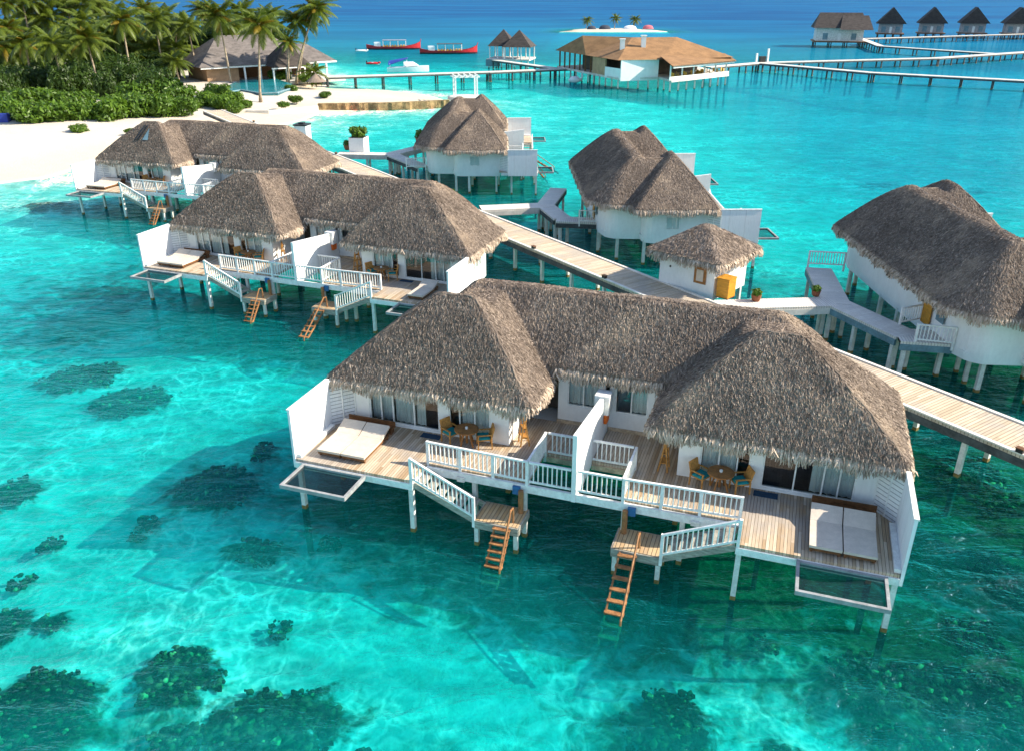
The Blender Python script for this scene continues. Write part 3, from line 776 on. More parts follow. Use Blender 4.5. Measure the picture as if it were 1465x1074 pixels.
    # --- box of gear hung under the rail
    MB().box(*X(2.0, 2.28), -0.06, 0.05, 1.86, 2.18).build('gear_box', 'blue_box', root)
    MB().box(*X(4.2, 4.5), -0.03, 0.05, 1.92, 2.1).build('vent_plate', 'weathered_white', root)


def build_villa():
    root = empty('overwater_villa')
    half(root, 1); half(root, -1)
    dw = MB(); vs = []
    for x in (-0.08, 0.08): vs += [(x, 0.0, 1.95), (x, 5.06, DK), (x, 5.06, DK + 1.75), (x, 0.0, DK + 2.38)]
    dw.add(vs, [(0, 1, 2, 3), (7, 6, 5, 4), (0, 4, 5, 1), (1, 5, 6, 2), (2, 6, 7, 3), (3, 7, 4, 0)]); dw.build('divider_wall', 'wall_plaster', root)
    MB().box(-0.30, 0.28, 4.1, 4.75, 3.45, 4.25).build('service_box', 'white_paint', root)
    rf = link('roof', VILLA_ROOF[0], root); ridge_lines().build('ridge_cap', 'thatch', rf); link('eave_fringe', VILLA_ROOF[1], rf)
    return root


def place(o, x, y, deg, label, cat='villa', group='thatched villas on stilts'):
    o.location = (x, y, 0); o.rotation_euler = (0, 0, R(deg)); return tag(o, label, cat, group)


V1 = build_villa()
FRONT = ('net_frame', 'landing', 'landing_post')
place(V1, 2.19, 25.05, -19, 'nearest white double villa with two thatched wings above the turquoise water')
V2 = place(copy_tree(V1), -13.35, 48.81, -20.3, 'second white double villa along the walkway, half hidden behind the nearest thatched roof')
V3 = place(copy_tree(V1), -28.39, 71.9, -17.7, 'white double villa closest to the sandy beach, with a bare patch in its thatch')
V4 = place(copy_tree(V1), 1.28, 92.46, 90.4, 'farthest white villa beyond the walkway, in front of the pergola')
V5 = place(copy_tree(V1), 16.45, 69.0, 91.0, 'white villa right behind the small thatched hut on the walkway')
V6 = place(copy_tree(V1), 32.4, 46.25, 90.0, 'white villa cut by the right edge, its back roof slope in dark shade')
pt = MB(); pz = lambda u, v: float(roof_fn(np.array([u]), np.array([v]))[0][0]) + .12
for u in (-6.75, -6.45): pt.beam((u - .25, 3.15, pz(u - .25, 3.15)), (u + .2, 4.2, pz(u + .2, 4.2)), .16, .08, 0)
pt.add([(-6.3, 3.15, pz(-6.3, 3.15)), (-5.7, 3.15, pz(-5.7, 3.15)), (-6.0, 4.0, pz(-6.0, 4.0))], [(0, 1, 2)], 1)
pt.build('roof_patch', ['black_plastic', 'slate_teal'], V3)
VILLAS = {'nearest': V1, 'second': V2, 'beachside': V3}


def local(V, u, v, z):
    a = V.rotation_euler[2]; c, s = math.cos(a), math.sin(a)
    return (V.location.x + u * c - v * s, V.location.y + u * s + v * c, z)


# ------------------------------------------------------------------ terrace furniture
def make_table():
    r = empty('round_table'); n = 28
    t = MB(); t.poly([(0.48 * math.cos(2 * PI * i / n), 0.48 * math.sin(2 * PI * i / n)) for i in range(n)], 0.69, 0.73); t.build('table_top', 'teak', r)
    for i in range(4):
        a = PI / 4 + i * PI / 2; MB().beam((0.12 * math.cos(a), 0.12 * math.sin(a), 0.69), (0.36 * math.cos(a), 0.36 * math.sin(a), 0.0), 0.05, 0.05).build('leg', 'teak', r)
    MB().tube([(0, 0, 0.10), (0, 0, 0.69)], 0.05, 8).build('pedestal', 'teak', r)
    return r


def make_chair():
    r = empty('armchair')
    MB().box(-.27, .27, -.26, .26, .40, .44).build('seat', 'wicker', r)
    b = MB(); b.beam((0, .27, .44), (0, .40, .92), 0.50, 0.05, up=(0, 1, 0)); b.build('backrest', 'wicker', r)
    for x in (-.26, .26):
        MB().beam((x, -.24, 0), (x, -.24, .62), .045, .045).build('leg', 'wicker', r); MB().beam((x, .30, 0), (x, .28, .66), .045, .045).build('leg', 'wicker', r)
        MB().box(x - .03, x + .03, -.28, .32, .62, .655).build('armrest', 'wicker', r)
    c = MB(); pts = [(-.25, -.24), (.25, -.24), (.25, .22), (-.25, .22)]
    c.poly(pts, .44, .50); c.poly([(x * .88, y * .88) for x, y in pts], .50, .525); c.build('cushion', 'teal_cushion', r)
    return r


def make_bed():
    """head towards +y"""
    r = empty('sunbed')
    f = MB(); f.box(-.48, .48, -1.06, -.98, .10, .22); f.box(-.48, .48, .98, 1.06, .10, .22); f.box(-.48, -.42, -.98, .98, .10, .20); f.box(.42, .48, -.98, .98, .10, .20); f.build('frame', 'dark_wood', r)
    for x in (-.42, .42):
        for y in (-.95, .95): MB().box(x - .04, x + .04, y - .04, y + .04, 0, .10).build('leg', 'dark_wood', r)
    m = MB(); m.box(-.50, .50, -1.10, .38, .22, .31); m.build('mattress', 'bed_canvas', r)
    b = MB(); b.beam((0, .40, .27), (0, 1.10, .52), 1.0, .09); b.build('backrest', 'bed_canvas', r)
    return r


def make_bench():
    r = empty('bench')
    MB().box(-1.05, 1.05, -.16, .16, .22, .28).build('seat', 'dark_wood', r)
    MB().box(-1.05, 1.05, .12, .17, .28, .46).build('backrest', 'dark_wood', r)
    for x in (-.95, .95): MB().box(x - .04, x + .04, -.14, .14, 0, .22).build('leg', 'dark_wood', r)
    return r


def make_rack():
    r = empty('towel_rack')
    f = MB()
    for x in (-.22, .22): f.beam((x, .0, 0), (x, .16, 1.35), .05, .05)
    for x in (-.22, .22): f.beam((x, .36, 0), (x, .16, 1.30), .045, .045)
    f.build('frame', 'wicker', r)
    for z in (.35, .75, 1.1): MB().box(-.22, .22, .02 + z * .1, .30 - z * .05, z, z + .04).build('rung', 'wicker', r)
    return r


PROTO = {'round_table': make_table(), 'armchair': make_chair(), 'sunbed': make_bed(), 'bench': make_bench(), 'towel_rack': make_rack()}
used = set()


def put(kind, V, u, v, z, deg, label, cat, group):
    o = PROTO[kind] if kind not in used else copy_tree(PROTO[kind]); used.add(kind)
    o.location = local(V, u, v, z); o.rotation_euler = (0, 0, V.rotation_euler[2] + R(deg)); return tag(o, label, cat, group)


vname = {'nearest': 'nearest villa', 'second': 'second villa', 'beachside': 'villa by the beach'}
for key, V in VILLAS.items():
    for s, side in ((1, 'right'), (-1, 'left')):
        if key == 'beachside' and s > 0: continue
        w = f"{side} terrace of the {vname[key]}"
        tu, tv = s * 4.90, 2.02
        put('round_table', V, tu, tv, DK, 20, f'round brown table between two armchairs, {w}', 'table', 'terrace tables')
        for q, qn in ((-1, 'left'), (1, 'right')):
            put('armchair', V, tu + q * 0.68, tv + 0.04 + (0.05 if q > 0 else 0.0), DK, -62 * q, f'wicker armchair with teal cushion {qn} of the table, {side} terrace, {vname[key]}', 'chair', 'terrace armchairs')
        lamp = MB().tube([(0, 0, 0), (0, 0, .05), (0, 0, .09), (0, 0, .10)], [.05, .06, .05, .02], 10).build('candle_holder', 'white_paint')
        lamp.location = local(V, tu, tv, DK + .73); tag(lamp, f'small white candle holder on the table, {w}', 'candle holder', 'candle holders on tables')
        m = MB().box(-.42, .42, -.18, .18, 0, .018).build('door_mat', 'navy_mat'); m.location = local(V, s * 6.52, 2.18, DK + .003); m.rotation_euler = (0, 0, V.rotation_euler[2])
        tag(m, f'dark blue mat before the sliding door, {w}', 'mat', 'door mats')
        if key != 'second' or s < 0:
            for q, qn in ((0, 'inner'), (1, 'outer')):
                put('sunbed', V, s * (8.52 + 1.04 * q), 0.26 + (0.18 if s < 0 else 0), DK, 0, f'beige sunbed, {qn} one of the pair, {w}', 'sunbed', 'sunbeds on the terraces')
            put('bench', V, s * 9.1, 1.82 + (0.1 if s < 0 else 0), DK, 0, f'low dark bench behind the sunbeds, {w}', 'bench', 'benches behind sunbeds')
        else:
            put('sunbed', V, s * 8.52, 0.4, DK, 0, f'beige sunbed half hidden by the nearer thatch, {w}', 'sunbed', 'sunbeds on the terraces')
        if key != 'beachside':
            put('towel_rack', V, s * 2.95, 2.75, DK, 90 if s > 0 else -60, f'tall wooden towel rack at the wing corner, {w}', 'towel rack', 'towel racks')
for key in ('nearest', 'second'):
    V = VILLAS[key]
    v = MB(); pr = [(-.22, 0), (.22, 0), (.26, .35), (.17, .62), (.08, .45), (-.08, .45), (-.17, .62), (-.26, .35)]
    v.add([(y_, x_, z_) for y_ in (-.06, .06) for x_, z_ in pr], [tuple(range(8)), tuple(range(15, 7, -1))] + [(i, (i + 1) % 8, 8 + (i + 1) % 8, 8 + i) for i in range(8)])
    o = v.build('life_vest', 'orange_vest'); o.location = local(V, 0.16, 4.35, 3.05); o.rotation_euler = (0, 0, V.rotation_euler[2]); tag(o, f'orange life vest hung on the dividing wall of the {vname[key]}', 'life vest', 'life vests on dividing walls')


# ------------------------------------------------------------------ jetties
def jetty(label, p0, p1, wd, z=2.2, step=3.4, planks='jetty_planks', post_m=None, beam_m='pier_white', group='timber walkways', th=0.14, beam_h=0.35, name='jetty', skip_lo=0.0, skip_hi=0.0, inset=0.12, ptop='weathered_white', pw=0.22):
    a = Vector((p0[0], p0[1])); b = Vector((p1[0], p1[1])); L = (b - a).length; ang = math.atan2(b.y - a.y, b.x - a.x)
    r = empty(name, (a.x, a.y, 0), ang, label, 'jetty', group)
    MB().box(0, L, -wd / 2, wd / 2, z - th, z).build('deck', planks, r)
    for y in (-1, 1):
        MB().box(0.02, L - 0.02, min(y * (wd / 2 - .12), y * wd / 2 + y * .02), max(y * (wd / 2 - .12), y * wd / 2 + y * .02), z - th - beam_h, z - th - .003).build('edge_beam', beam_m, r)
    n = max(1, int((L - skip_lo - skip_hi) / step)); proto = None
    for i in range(n + 1):
        x = skip_lo + 0.3 + (L - skip_lo - skip_hi - 0.6) * i / n
        for y in (-1, 1):
            if proto is None:
                proto = post(MB(), 0, 0, z - th - 0.05, -3.2, pw, (0, 1, 2)).build('post', [ptop, 'stain_post', 'algae_post', 'water_fade_post'], r); o = proto
            else:
                o = proto.copy(); COL.objects.link(o); o.parent = r
            o.location = (x, y * (wd / 2 - inset - .12), 0)
    return r


simple('rail_white', (0.74, 0.70, 0.62), 0.7, 0.10, 1.0)
main = jetty('long pale main walkway running from the beach past the villas to the right edge', (-43.9, 126.4), (25.5, 21.9), 2.75, 2.2, 3.3, skip_lo=14, beam_m='pier_dark')
for y in (-1, 1):
    MB().box(0.0, 125.4, min(y * 1.2, y * 1.38), max(y * 1.2, y * 1.38), 2.2, 2.26).build('kerb_board', 'rail_white', main)
GB = 'grey side walkways to the villas'
jetty('grey side walkway from the main walkway towards the farthest villa', (-19.0, 92.4), (-12.4, 91.6), 1.5, 2.196, 3.2, 'branch_planks', group=GB)
jetty('grey entrance walkway bending round the corner of the farthest villa', (-13.0, 92.2), (-9.6, 97.6), 1.6, 2.19, 3, 'branch_planks', group=GB)
jetty('grey entrance walkway along the near side of the farthest villa', (-13.0, 91.6), (-9.0, 85.0), 1.5, 2.184, 3, 'branch_planks', group=GB, beam_m='pier_dark')
jetty('pale side walkway from the main walkway to the villa behind the hut', (-2.6, 67.6), (3.0, 68.6), 1.7, 2.196, 3, 'branch_planks', group=GB)
jetty('grey entrance walkway bending away beside the villa behind the hut', (2.7, 68.3), (4.2, 75.0), 1.5, 2.19, 3, 'branch_planks', group=GB, beam_m='pier_dark')
jetty('grey entrance walkway coming forward beside the villa behind the hut', (2.7, 69.0), (4.0, 64.3), 1.5, 2.184, 2.4, 'branch_planks', group=GB, beam_m='pier_dark')
jetty('short grey entrance deck below the railing of the villa behind the hut', (3.5, 64.1), (7.2, 63.6), 1.6, 2.178, 2.4, 'branch_planks', group=GB, beam_m='pier_dark')
jetty('pale side walkway from the hut to the villa at the right edge', (11.8, 44.75), (18.6, 45.3), 1.5, 2.196, 3.0, 'branch_planks', group=GB, beam_m='rail_white')
jetty('grey entrance walkway bending away beside the villa at the right edge', (18.7, 44.9), (19.9, 51.6), 1.6, 2.19, 3, 'branch_planks', group=GB, beam_m='slate_teal')
jetty('grey entrance walkway coming forward beside the villa at the right edge', (18.5, 46.0), (20.75, 40.2), 1.6, 2.184, 2.6, 'branch_planks', group=GB, beam_m='slate_teal')
jetty('grey entrance deck below the railings of the villa at the right edge', (20.2, 40.3), (24.0, 39.6), 1.9, 2.178, 2.2, 'branch_planks', group=GB, beam_m='slate_teal')


def fence(label, p0, p1, z, posts=2):
    r = empty('balustrade', (p0[0], p0[1], z), 0, label, 'railing', 'white balustrades on entrance decks')
    railing(r, (0, 0, 0), (p1[0] - p0[0], p1[1] - p0[1], 0), posts=posts, name='rail_panel'); return r


fence('white balustrade at the front of the right edge villa entrance deck', (20.75, 39.35), (22.45, 38.85), 2.2)
fence('white balustrade at the back of the right edge villa entrance deck', (20.95, 41.7), (22.4, 42.3), 2.2)
fence('white balustrade beside the far bend of the right edge villa walkway', (19.4, 52.2), (21.6, 51.8), 2.2)
fence('white balustrade on the entrance deck of the villa behind the hut', (5.2, 63.0), (7.1, 62.75), 2.2)
fence('white balustrade on the entrance deck of the farthest villa', (-10.6, 84.2), (-8.7, 84.5), 2.2)
for nm, V in (('farthest villa', V4), ('villa behind the hut', V5), ('villa at the right edge', V6)):
    o = MB().box(-.45, .45, 0, .06, 0, 2.0).build('entrance_door', 'cabinet_wood' if V is not V6 else 'cabinet_wood', V); o.location = (-4.6, 10.12, 2.25)
    o = MB().box(-.4, .4, 0, .05, 0, 1.1).build('rear_window', 'slate_teal', V); o.location = (-6.0, 10.11, 2.9)
    o = MB().box(-.45, .45, 0, .06, 0, 2.0).build('entrance_door', 'blue_box', V); o.location = (-8.02, 9.0, 2.25); o.rotation_euler = (0, 0, R(-60))

# bollard lights along the main walkway
bl = empty('bollard_light'); MB().box(-.14, .14, -.10, .10, 0, .16).build('lamp_body', 'black_plastic', bl); MB().box(-.16, .16, -.12, .12, .16, .20).build('lamp_cap', 'dark_wood', bl)
first = True; LD = Vector((25.5 + 43.9, 21.9 - 126.4)).normalized(); LN = Vector((-LD.y, LD.x)); LB = Vector((-43.9, 126.4))
for t, sg, wh in ((30, 1, 'far edge, first past the beach'), (36.5, 1, 'far edge, second past the beach'), (43, 1, 'far edge beside the planter'), (50, -1, 'near edge, behind the second villa'),
                  (84.0, -1, 'near edge, between second and nearest villa'), (91.7, -1, 'near edge, above the nearest thatched ridge'), (101.0, 1, 'far edge, before the right-edge villa'), (117.2, -1, 'near edge, at the right border'), (22, 1, 'far edge, near the landing on the beach'), (15, 1, 'far edge, on the beach ramp')):
    o = bl if first else copy_tree(bl); first = False
    p = LB + LD * t + LN * sg * 1.29; o.location = (p.x, p.y, 2.262); o.rotation_euler = (0, 0, math.atan2(LD.y, LD.x))
    tag(o, f'small dark bollard light on the walkway {wh}', 'lamp', 'bollard lights on the walkway')

# ------------------------------------------------------------------ small thatched hut by the walkway
def hut_fn(hw, slope, pk):
    def fn(u, v):
        K = 0.25; t = smin(smin(slope * (hw - np.abs(u)), slope * (hw - np.abs(v)), K), pk, 0.2)
        return 4.35 + np.clip(t, 0, 9), smin(hw - np.abs(u), hw - np.abs(v), 0.5)
    return fn


hut = empty('service_hut', (11.75, 48.9, 0), R(-43), 'small square white hut with pointed thatched roof beside the walkway', 'hut')
hw_ = MB(); hw_.box(-1.9, 1.9, -1.9, 1.9, 1.9, 4.4); hw_.build('wall', 'wall_plaster', hut)
a_, b_ = thatch_meshes(hut_fn(2.55, 0.62, 1.5), -2.9, 2.9, -2.9, 2.9, 0.12, 4200, 0.42, 'roof', 75, 0.42)
rf = link('roof', a_, hut); link('eave_fringe', b_, rf)
bd = MB(); bd.box(.55, 1.35, -1.96, -1.90, 2.75, 3.75, 0); bd.build('notice_board', 'teak', hut)
MB().box(.72, 1.18, -1.985, -1.962, 2.9, 3.6).build('notice_sheet', 'bed_canvas', hut)
MB().box(-1.2, -1.1, -1.93, -1.9, 3.3, 3.42).build('wall_light', 'black_plastic', hut)
for a in (-1.7, 1.7):
    for b in (-1.7, 1.7): post(MB(), a, b, 1.95, wd=.22).build('post', POSTM, hut)
cab = empty('wooden_cabinet', (12.55, 46.1, 2.2), R(-43 + 90), 'yellow wooden cabinet standing on the walkway beside the hut', 'cabinet')
MB().box(-.42, .42, -.38, .38, .04, 1.15).build('body', 'cabinet_wood', cab); MB().box(-.46, .46, -.42, .42, 1.15, 1.2).build('top', 'cabinet_wood', cab); MB().box(-.44, .44, -.40, .40, 0, .04).build('base', 'dark_wood', cab)


# ------------------------------------------------------------------ vegetation
def leaf_cloud(name, n, blobs, size, mat, droop=0.2):
    """leaf faces spread through a lumpy crown; blobs = (x, y, z, rx, ry, rz)"""
    B = np.array(blobs); wts = (B[:, 3] * B[:, 4] * B[:, 5]) ** 0.67; pk = RNG.choice(len(B), n, p=wts / wts.sum()); b = B[pk]
    d = RNG.standard_normal((n, 3)); d /= np.linalg.norm(d, axis=1)[:, None]
    rr = RNG.uniform(0.55, 1.05, (n, 1)); P = b[:, :3] + d * b[:, 3:] * rr
    nr = d + RNG.normal(0, 0.55, (n, 3)); nr[:, 2] += 0.35; nr /= np.linalg.norm(nr, axis=1)[:, None]
    t = np.cross(nr, RNG.standard_normal((n, 3))); t /= np.linalg.norm(t, axis=1)[:, None] + 1e-9; t[:, 2] -= droop; bt = np.cross(nr, t)
    s = size * RNG.uniform(0.6, 1.5, (n, 1)); wv = 0.42
    V = np.stack([P - t * s * .5, P + bt * s * wv * .5, P + t * s * .6, P - bt * s * wv * .5], 1).reshape(-1, 3)
    F = np.arange(n * 4).reshape(-1, 4)
    return raw_mesh(name, V, F, mat)


def lumpy(rx, rz, n, seed, base=0.35):
    r = random.Random(seed); out = [(0, 0, rz * .5, rx * .72, rx * .72, rz * .48)]
    for i in range(n):
        a = r.uniform(0, 6.28); d = rx * r.uniform(.3, .75); out.append((d * math.cos(a), d * math.sin(a), rz * r.uniform(base, .78), rx * r.uniform(.28, .48), rx * r.uniform(.28, .48), rz * r.uniform(.2, .36)))
    return out


def palm_crown(name, seed, mat, fronds=24, L=4.4):
    r = np.random.default_rng(seed); VV = []; FF = []; o = 0
    for i in range(fronds):
        az = i * 2.39996 + r.uniform(-.25, .25); e0 = R(r.uniform(68, 84) - 118 * (i / fronds)); ln = L * r.uniform(.8, 1.1) * (1 if i > 3 else .75)
        n = 15; p = np.zeros(3); e = e0; pts = [p.copy()]; dirs = []
        for q in range(n):
            d = np.array([math.cos(e) * math.cos(az), math.cos(e) * math.sin(az), math.sin(e)]); dirs.append(d); p = p + d * ln / n; pts.append(p.copy()); e -= R(r.uniform(1.8, 6.2)) * (1 if e > -1.3 else 0.1)
        side = np.array([-math.sin(az), math.cos(az), 0])
        for q in range(1, n + 1):                                    # midrib then leaflets
            a, b = pts[q - 1], pts[q]; wv = 0.05 * (1 - q / (n + 2)); VV += [a - side * wv, a + side * wv, b + side * wv, b - side * wv]; FF.append([o, o + 1, o + 2, o + 3]); o += 4
        for q in range(2, n + 1):
            f = q / n; ll = 0.95 * (math.sin(PI * min(1, f * .9 + .12)) * .8 + .2) * L / 4.3; d = dirs[q - 1]
            for k in range(2):
                a = pts[q] - d * ln / n * (.5 * k)
                for sg in (-1, 1):
                    t = side * sg * .82 + d * .5 + np.array([0, 0, -.38 - .25 * r.uniform()]); t /= np.linalg.norm(t); wv = d * .07
                    m = a + t * ll * .5 + np.array([0, 0, .05]); tip = a + t * ll + np.array([0, 0, -.16 * ll])
                    VV += [a - wv * .6, a + wv * .6, m + wv, m - wv]; FF.append([o, o + 1, o + 2, o + 3]); VV += [m - wv, m + wv, tip + wv * .2, tip - wv * .2]; FF.append([o + 4, o + 5, o + 6, o + 7]); o += 8
    return raw_mesh(name, np.array(VV), np.array(FF), mat)


CROWNS = [palm_crown('crown', 1, 'palm_leaf'), palm_crown('crown', 2, 'palm_leaf', 21), palm_crown('crown', 3, 'palm_leaf', 26), palm_crown('crown', 4, 'palm_leaf', 19)]
GOLD = [palm_crown('dry_fronds', 5, 'palm_leaf_gold', 8, 3.3), palm_crown('dry_fronds', 6, 'palm_leaf_gold', 6, 3.6)]
NUT = MB()
for i in range(7):
    a = i * .9; c = Vector((.28 * math.cos(a), .28 * math.sin(a), -.25 - .05 * (i % 3))); NUT.tube([c + Vector((0, 0, -.16)), c + Vector((0, 0, -.08)), c + Vector((0, 0, .08)), c + Vector((0, 0, .16))], [.05, .13, .13, .04], 6)
NUTM = None


def palm(base, top, label, k, gold=True, sc=1.0):
    global NUTM
    r = empty('palm_tree', base, 0, label, 'palm tree', 'coconut palms on the island')
    d = Vector(top) - Vector(base); pts = []; rad = []
    for i in range(9):
        f = i / 8; pts.append((d.x * f ** 1.35, d.y * f ** 1.35, d.z * f)); rad.append((.20 - .09 * f + (.10 if i == 0 else 0)) * (1.15 if sc >= 1 else .9))
    MB().tube(pts, rad, 8).build('trunk', 'palm_trunk', r, smooth=True)
    c = link('crown', CROWNS[k % 4], r); c.location = d; c.rotation_euler = (0, 0, k * 1.7); c.scale = (sc, sc, sc)
    if gold:
        g = link('dry_fronds', GOLD[k % 2], r); g.location = d + Vector((0, 0, -.15)); g.rotation_euler = (R(0), 0, k * 1.1); g.scale = (sc, sc, sc * .9)
    if NUTM is None:
        o = NUT.build('coconut_cluster', 'palm_leaf_gold', r); NUTM = o.data
    else: o = link('coconut_cluster', NUTM, r)
    o.location = d; o.scale = (sc, sc, sc)
    return r


PALMS = [  # base px, crown px, depth tweak, gold, scale, label
    ((49, 134), (36, 60), True, 1.1, 'leftmost front coconut palm with pale lower trunk, above the green hedge'),
    ((97, 142), (74, 62), False, 1.1, 'front coconut palm with leaning trunk, second from the left above the hedge'),
    ((145, 140), (123, 55), True, 1.15, 'front coconut palm with yellowing fronds above the middle of the hedge'),
    ((191, 128), (174, 28), True, 1.25, 'tall golden coconut palm rising above the hedge'),
    ((237, 119), (221, 30), False, 1.15, 'coconut palm with pale trunk left of the grey roof'),
    ((284, 117), (268, 36), False, 1.05, 'slender coconut palm before the left end of the grey roof'),
    ((331, 122), (312, 22), True, 1.3, 'tall coconut palm before the middle of the grey roof'),
    ((373, 146), (371, 34), True, 1.25, 'coconut palm rising from the hedge in front of the pool'),
    ((411, 119), (424, 30), True, 1.15, 'leaning coconut palm at the right end of the grey roof'),
    ((424, 120), (452, 12), True, 1.2, 'tall coconut palm leaning right, at the tip of the island'),
    ((428, 118), (446, 22), False, .9, 'coconut palm between the two leaning palms at the island tip'),
    ((414, 122), (412, 60), True, .8, 'lower coconut palm in front of the right end of the grey roof'),
]
for i, (b, t, g, sc, lab) in enumerate(PALMS):
    B = at(*b, 1.0); T = at_y(t[0], t[1], B[1]); palm(B, T, lab, i, g, sc)
BACK = [(4, 4, 178), (30, -6, 182), (58, 2, 186), (88, -8, 190), (118, 6, 188), (140, -2, 196), (12, 40, 175), (40, 22, 190), (66, 26, 185), (96, 12, 195), (118, 30, 180), (150, 16, 200), (205, 14, 205), (235, 24, 210), (252, 40, 196), (290, 14, 212), (308, 32, 205), (345, 18, 210), (360, 36, 204), (385, 24, 208), (28, 78, 168), (6, 66, 166), (104, 64, 172), (160, 52, 178), (196, 56, 182), (216, 70, 178), (250, 70, 182), (330, 40, 200)]
for i, (x, y, Y) in enumerate(BACK):
    T = at_y(x, y, Y); B = (T[0] + ((i * 37) % 7 - 3) * .5, Y + 0.5, 1.4)
    where = 'behind the hedge at far left' if x < 60 else 'in the thick of the palm grove' if x < 190 else 'beside the left end of the grey roof' if x < 262 else 'behind the grey roof'
    tl = 'crown among the topmost of the grove' if y < 25 else 'crown at mid height of the grove' if y < 55 else 'low crown in the shade of the grove'
    palm(B, T, 'coconut palm crowded in the grove behind the front row of palms', i + 5, i % 3 == 0, 1.15 + .1 * (i % 3))
LOW = [(18, 98, 172), (66, 98, 172), (118, 100, 172), (165, 94, 176), (208, 92, 172), (110, 88, 176), (250, 88, 168)]
for i, (x, y, Y) in enumerate(LOW):
    T = at_y(x, y, Y); palm((T[0] + .3, Y, 1.3), T, 'low young palm in the undergrowth right behind the hedge', i + 2, i % 4 == 0, .9)
p_ = at(452, 122, 1.0); palm(p_, (p_[0] - .3, p_[1], 3.4), 'short young palm behind the thatched beach umbrella', 3, False, .85)

SHR = [leaf_cloud('foliage', 2600, lumpy(3.3, 3.8, 9, 10 + i), .55, 'shrub_leaf') for i in range(3)]
FOR = [leaf_cloud('crown', 3200, lumpy(4.6, 6.5, 11, 40 + i, .2), .7, 'forest_leaf') for i in range(3)]
stem_me = MB(); [stem_me.tube([(0, 0, 0), (.5 * math.cos(a), .5 * math.sin(a), 1.0), (1.2 * math.cos(a), 1.2 * math.sin(a), 2.1)], [.10, .07, .03], 6) for a in (0, 1.3, 2.6, 3.9, 5.2)]
stem_o = None; SM = None; TM = None


def shrub(x, y, z, sc, k, label, name='shrub', cat='bush', group='bushes on the beach and hedge', hz=1.0):
    global SM
    r = empty(name, (x, y, z), k * 1.3, label, cat, group); r.scale = (sc, sc, sc * hz)
    link('foliage', SHR[k % 3], r)
    if SM is None: SM = stem_me.build('stem', 'tree_trunk', r).data
    else: link('stem', SM, r)
    return r


HEDGE = [(12, 168, 1.0), (48, 172, .95), (86, 170, .95), (122, 168, .9), (158, 166, 1.0), (196, 162, 1.05), (232, 160, 1.0), (262, 158, .85), (30, 152, 1.05), (72, 150, 1.0), (112, 152, .9), (205, 142, 1.1), (240, 140, 1.15), (262, 144, .9), (176, 150, .8), (275, 150, .6), (300, 146, .75), (322, 148, .7), (336, 152, .55), (310, 136, .8), (-10, 165, 1.0), (334, 144, .7)]
for i, (x, y, s) in enumerate(HEDGE):
    P = at(x, y + 8, 1.0)
    w = 'front row of the hedge along the beach' if y >= 158 else 'back row of the hedge'
    loc_ = ('at the left border', 'left of the centre', 'in its middle', 'right of the centre', 'where it meets the walkway', 'beside the pool')[min(5, max(0, int((x + 10) / 58)))]
    shrub(P[0], P[1], .7, s, i, f'bright green bush in the {w}')
for i, (x, y, s, l) in enumerate(((113, 190, .42, 'low green bush alone on the white sand'), (39, 186, .16, 'tiny green plant on the sand near the left edge'), (186, 190, .25, 'small bush on the sand beside the thatched roof'), (352, 153, .4, 'low bush below the pool edge'), (405, 153, .35, 'clipped bush below the pool edge, nearer the rock wall'), (340, 158, .45, 'bush beside the walkway landing'), (424, 146, .42, 'low bush on the sand spit beside the wall end'), (465, 139, .40, 'round bush on the sand spit'), (418, 132, .5, 'bush at the right corner of the pool'), (400, 116, .75, 'bush below the right end of the grey roof'), (440, 118, .6, 'bush behind the thatched beach umbrella'))):
    P = at(x, y, 1.0); shrub(P[0], P[1], .8, s, i + 1, l, hz=.8)
tm_ = MB().tube([(0, 0, 0), (.15, 0, 2.2), (.1, .1, 4.6)], [.3, .22, .12], 8)
k = 0
for row, (Y, ys, n, sc) in enumerate(((148, 116, 8, .62), (156, 106, 8, .7), (168, 94, 9, .8), (176, 74, 11, 1.0), (190, 50, 12, 1.1), (206, 34, 12, 1.2), (226, 26, 13, 1.25))):
    for i in range(n):
        x = -20 + (((i + .5) / n) * (250 if row < 4 else 255 if row == 4 else 420)) + ((i * 53 + row * 17) % 13 - 6)
        T = at_y(x, ys + ((i * 29 + row * 7) % 17 - 8), Y + (i * 31 % 9) - 4)
        s = sc * (.85 + .3 * ((i * 7 + row * 3) % 5) / 5); h = max(4.0, T[2] - 1.2); r = empty('broadleaf_tree', (T[0], T[1], 1.2), i * 1.1, 'dense dark green tree in the wood behind the palms', 'tree', 'trees of the island wood')
        zs = h / 6.8; r.scale = (s, s, max(.8, zs)); link('crown', FOR[(i + row) % 3], r)
        if TM is None: TM = tm_.build('trunk', 'tree_trunk', r).data
        else: link('trunk', TM, r)

# ------------------------------------------------------------------ buildings on the island and over the water


def roof_poly(mb, pts, faces, th=.0, mi=0): mb.add(pts, faces, mi); return mb


def hip(mb, cx, cy, L, W, z0, z1, ridge, rz=0, mi=0):
    """hip roof, long side along local x"""
    c, s = math.cos(rz), math.sin(rz)
    P = [(-L / 2, -W / 2, z0), (L / 2, -W / 2, z0), (L / 2, W / 2, z0), (-L / 2, W / 2, z0), (-ridge / 2, 0, z1), (ridge / 2, 0, z1)]
    P = [(cx + x * c - y * s, cy + x * s + y * c, z) for x, y, z in P]
    mb.add(P, [(0, 1, 5, 4), (1, 2, 5), (2, 3, 4, 5), (3, 0, 4), (3, 2, 1, 0)], mi); return mb


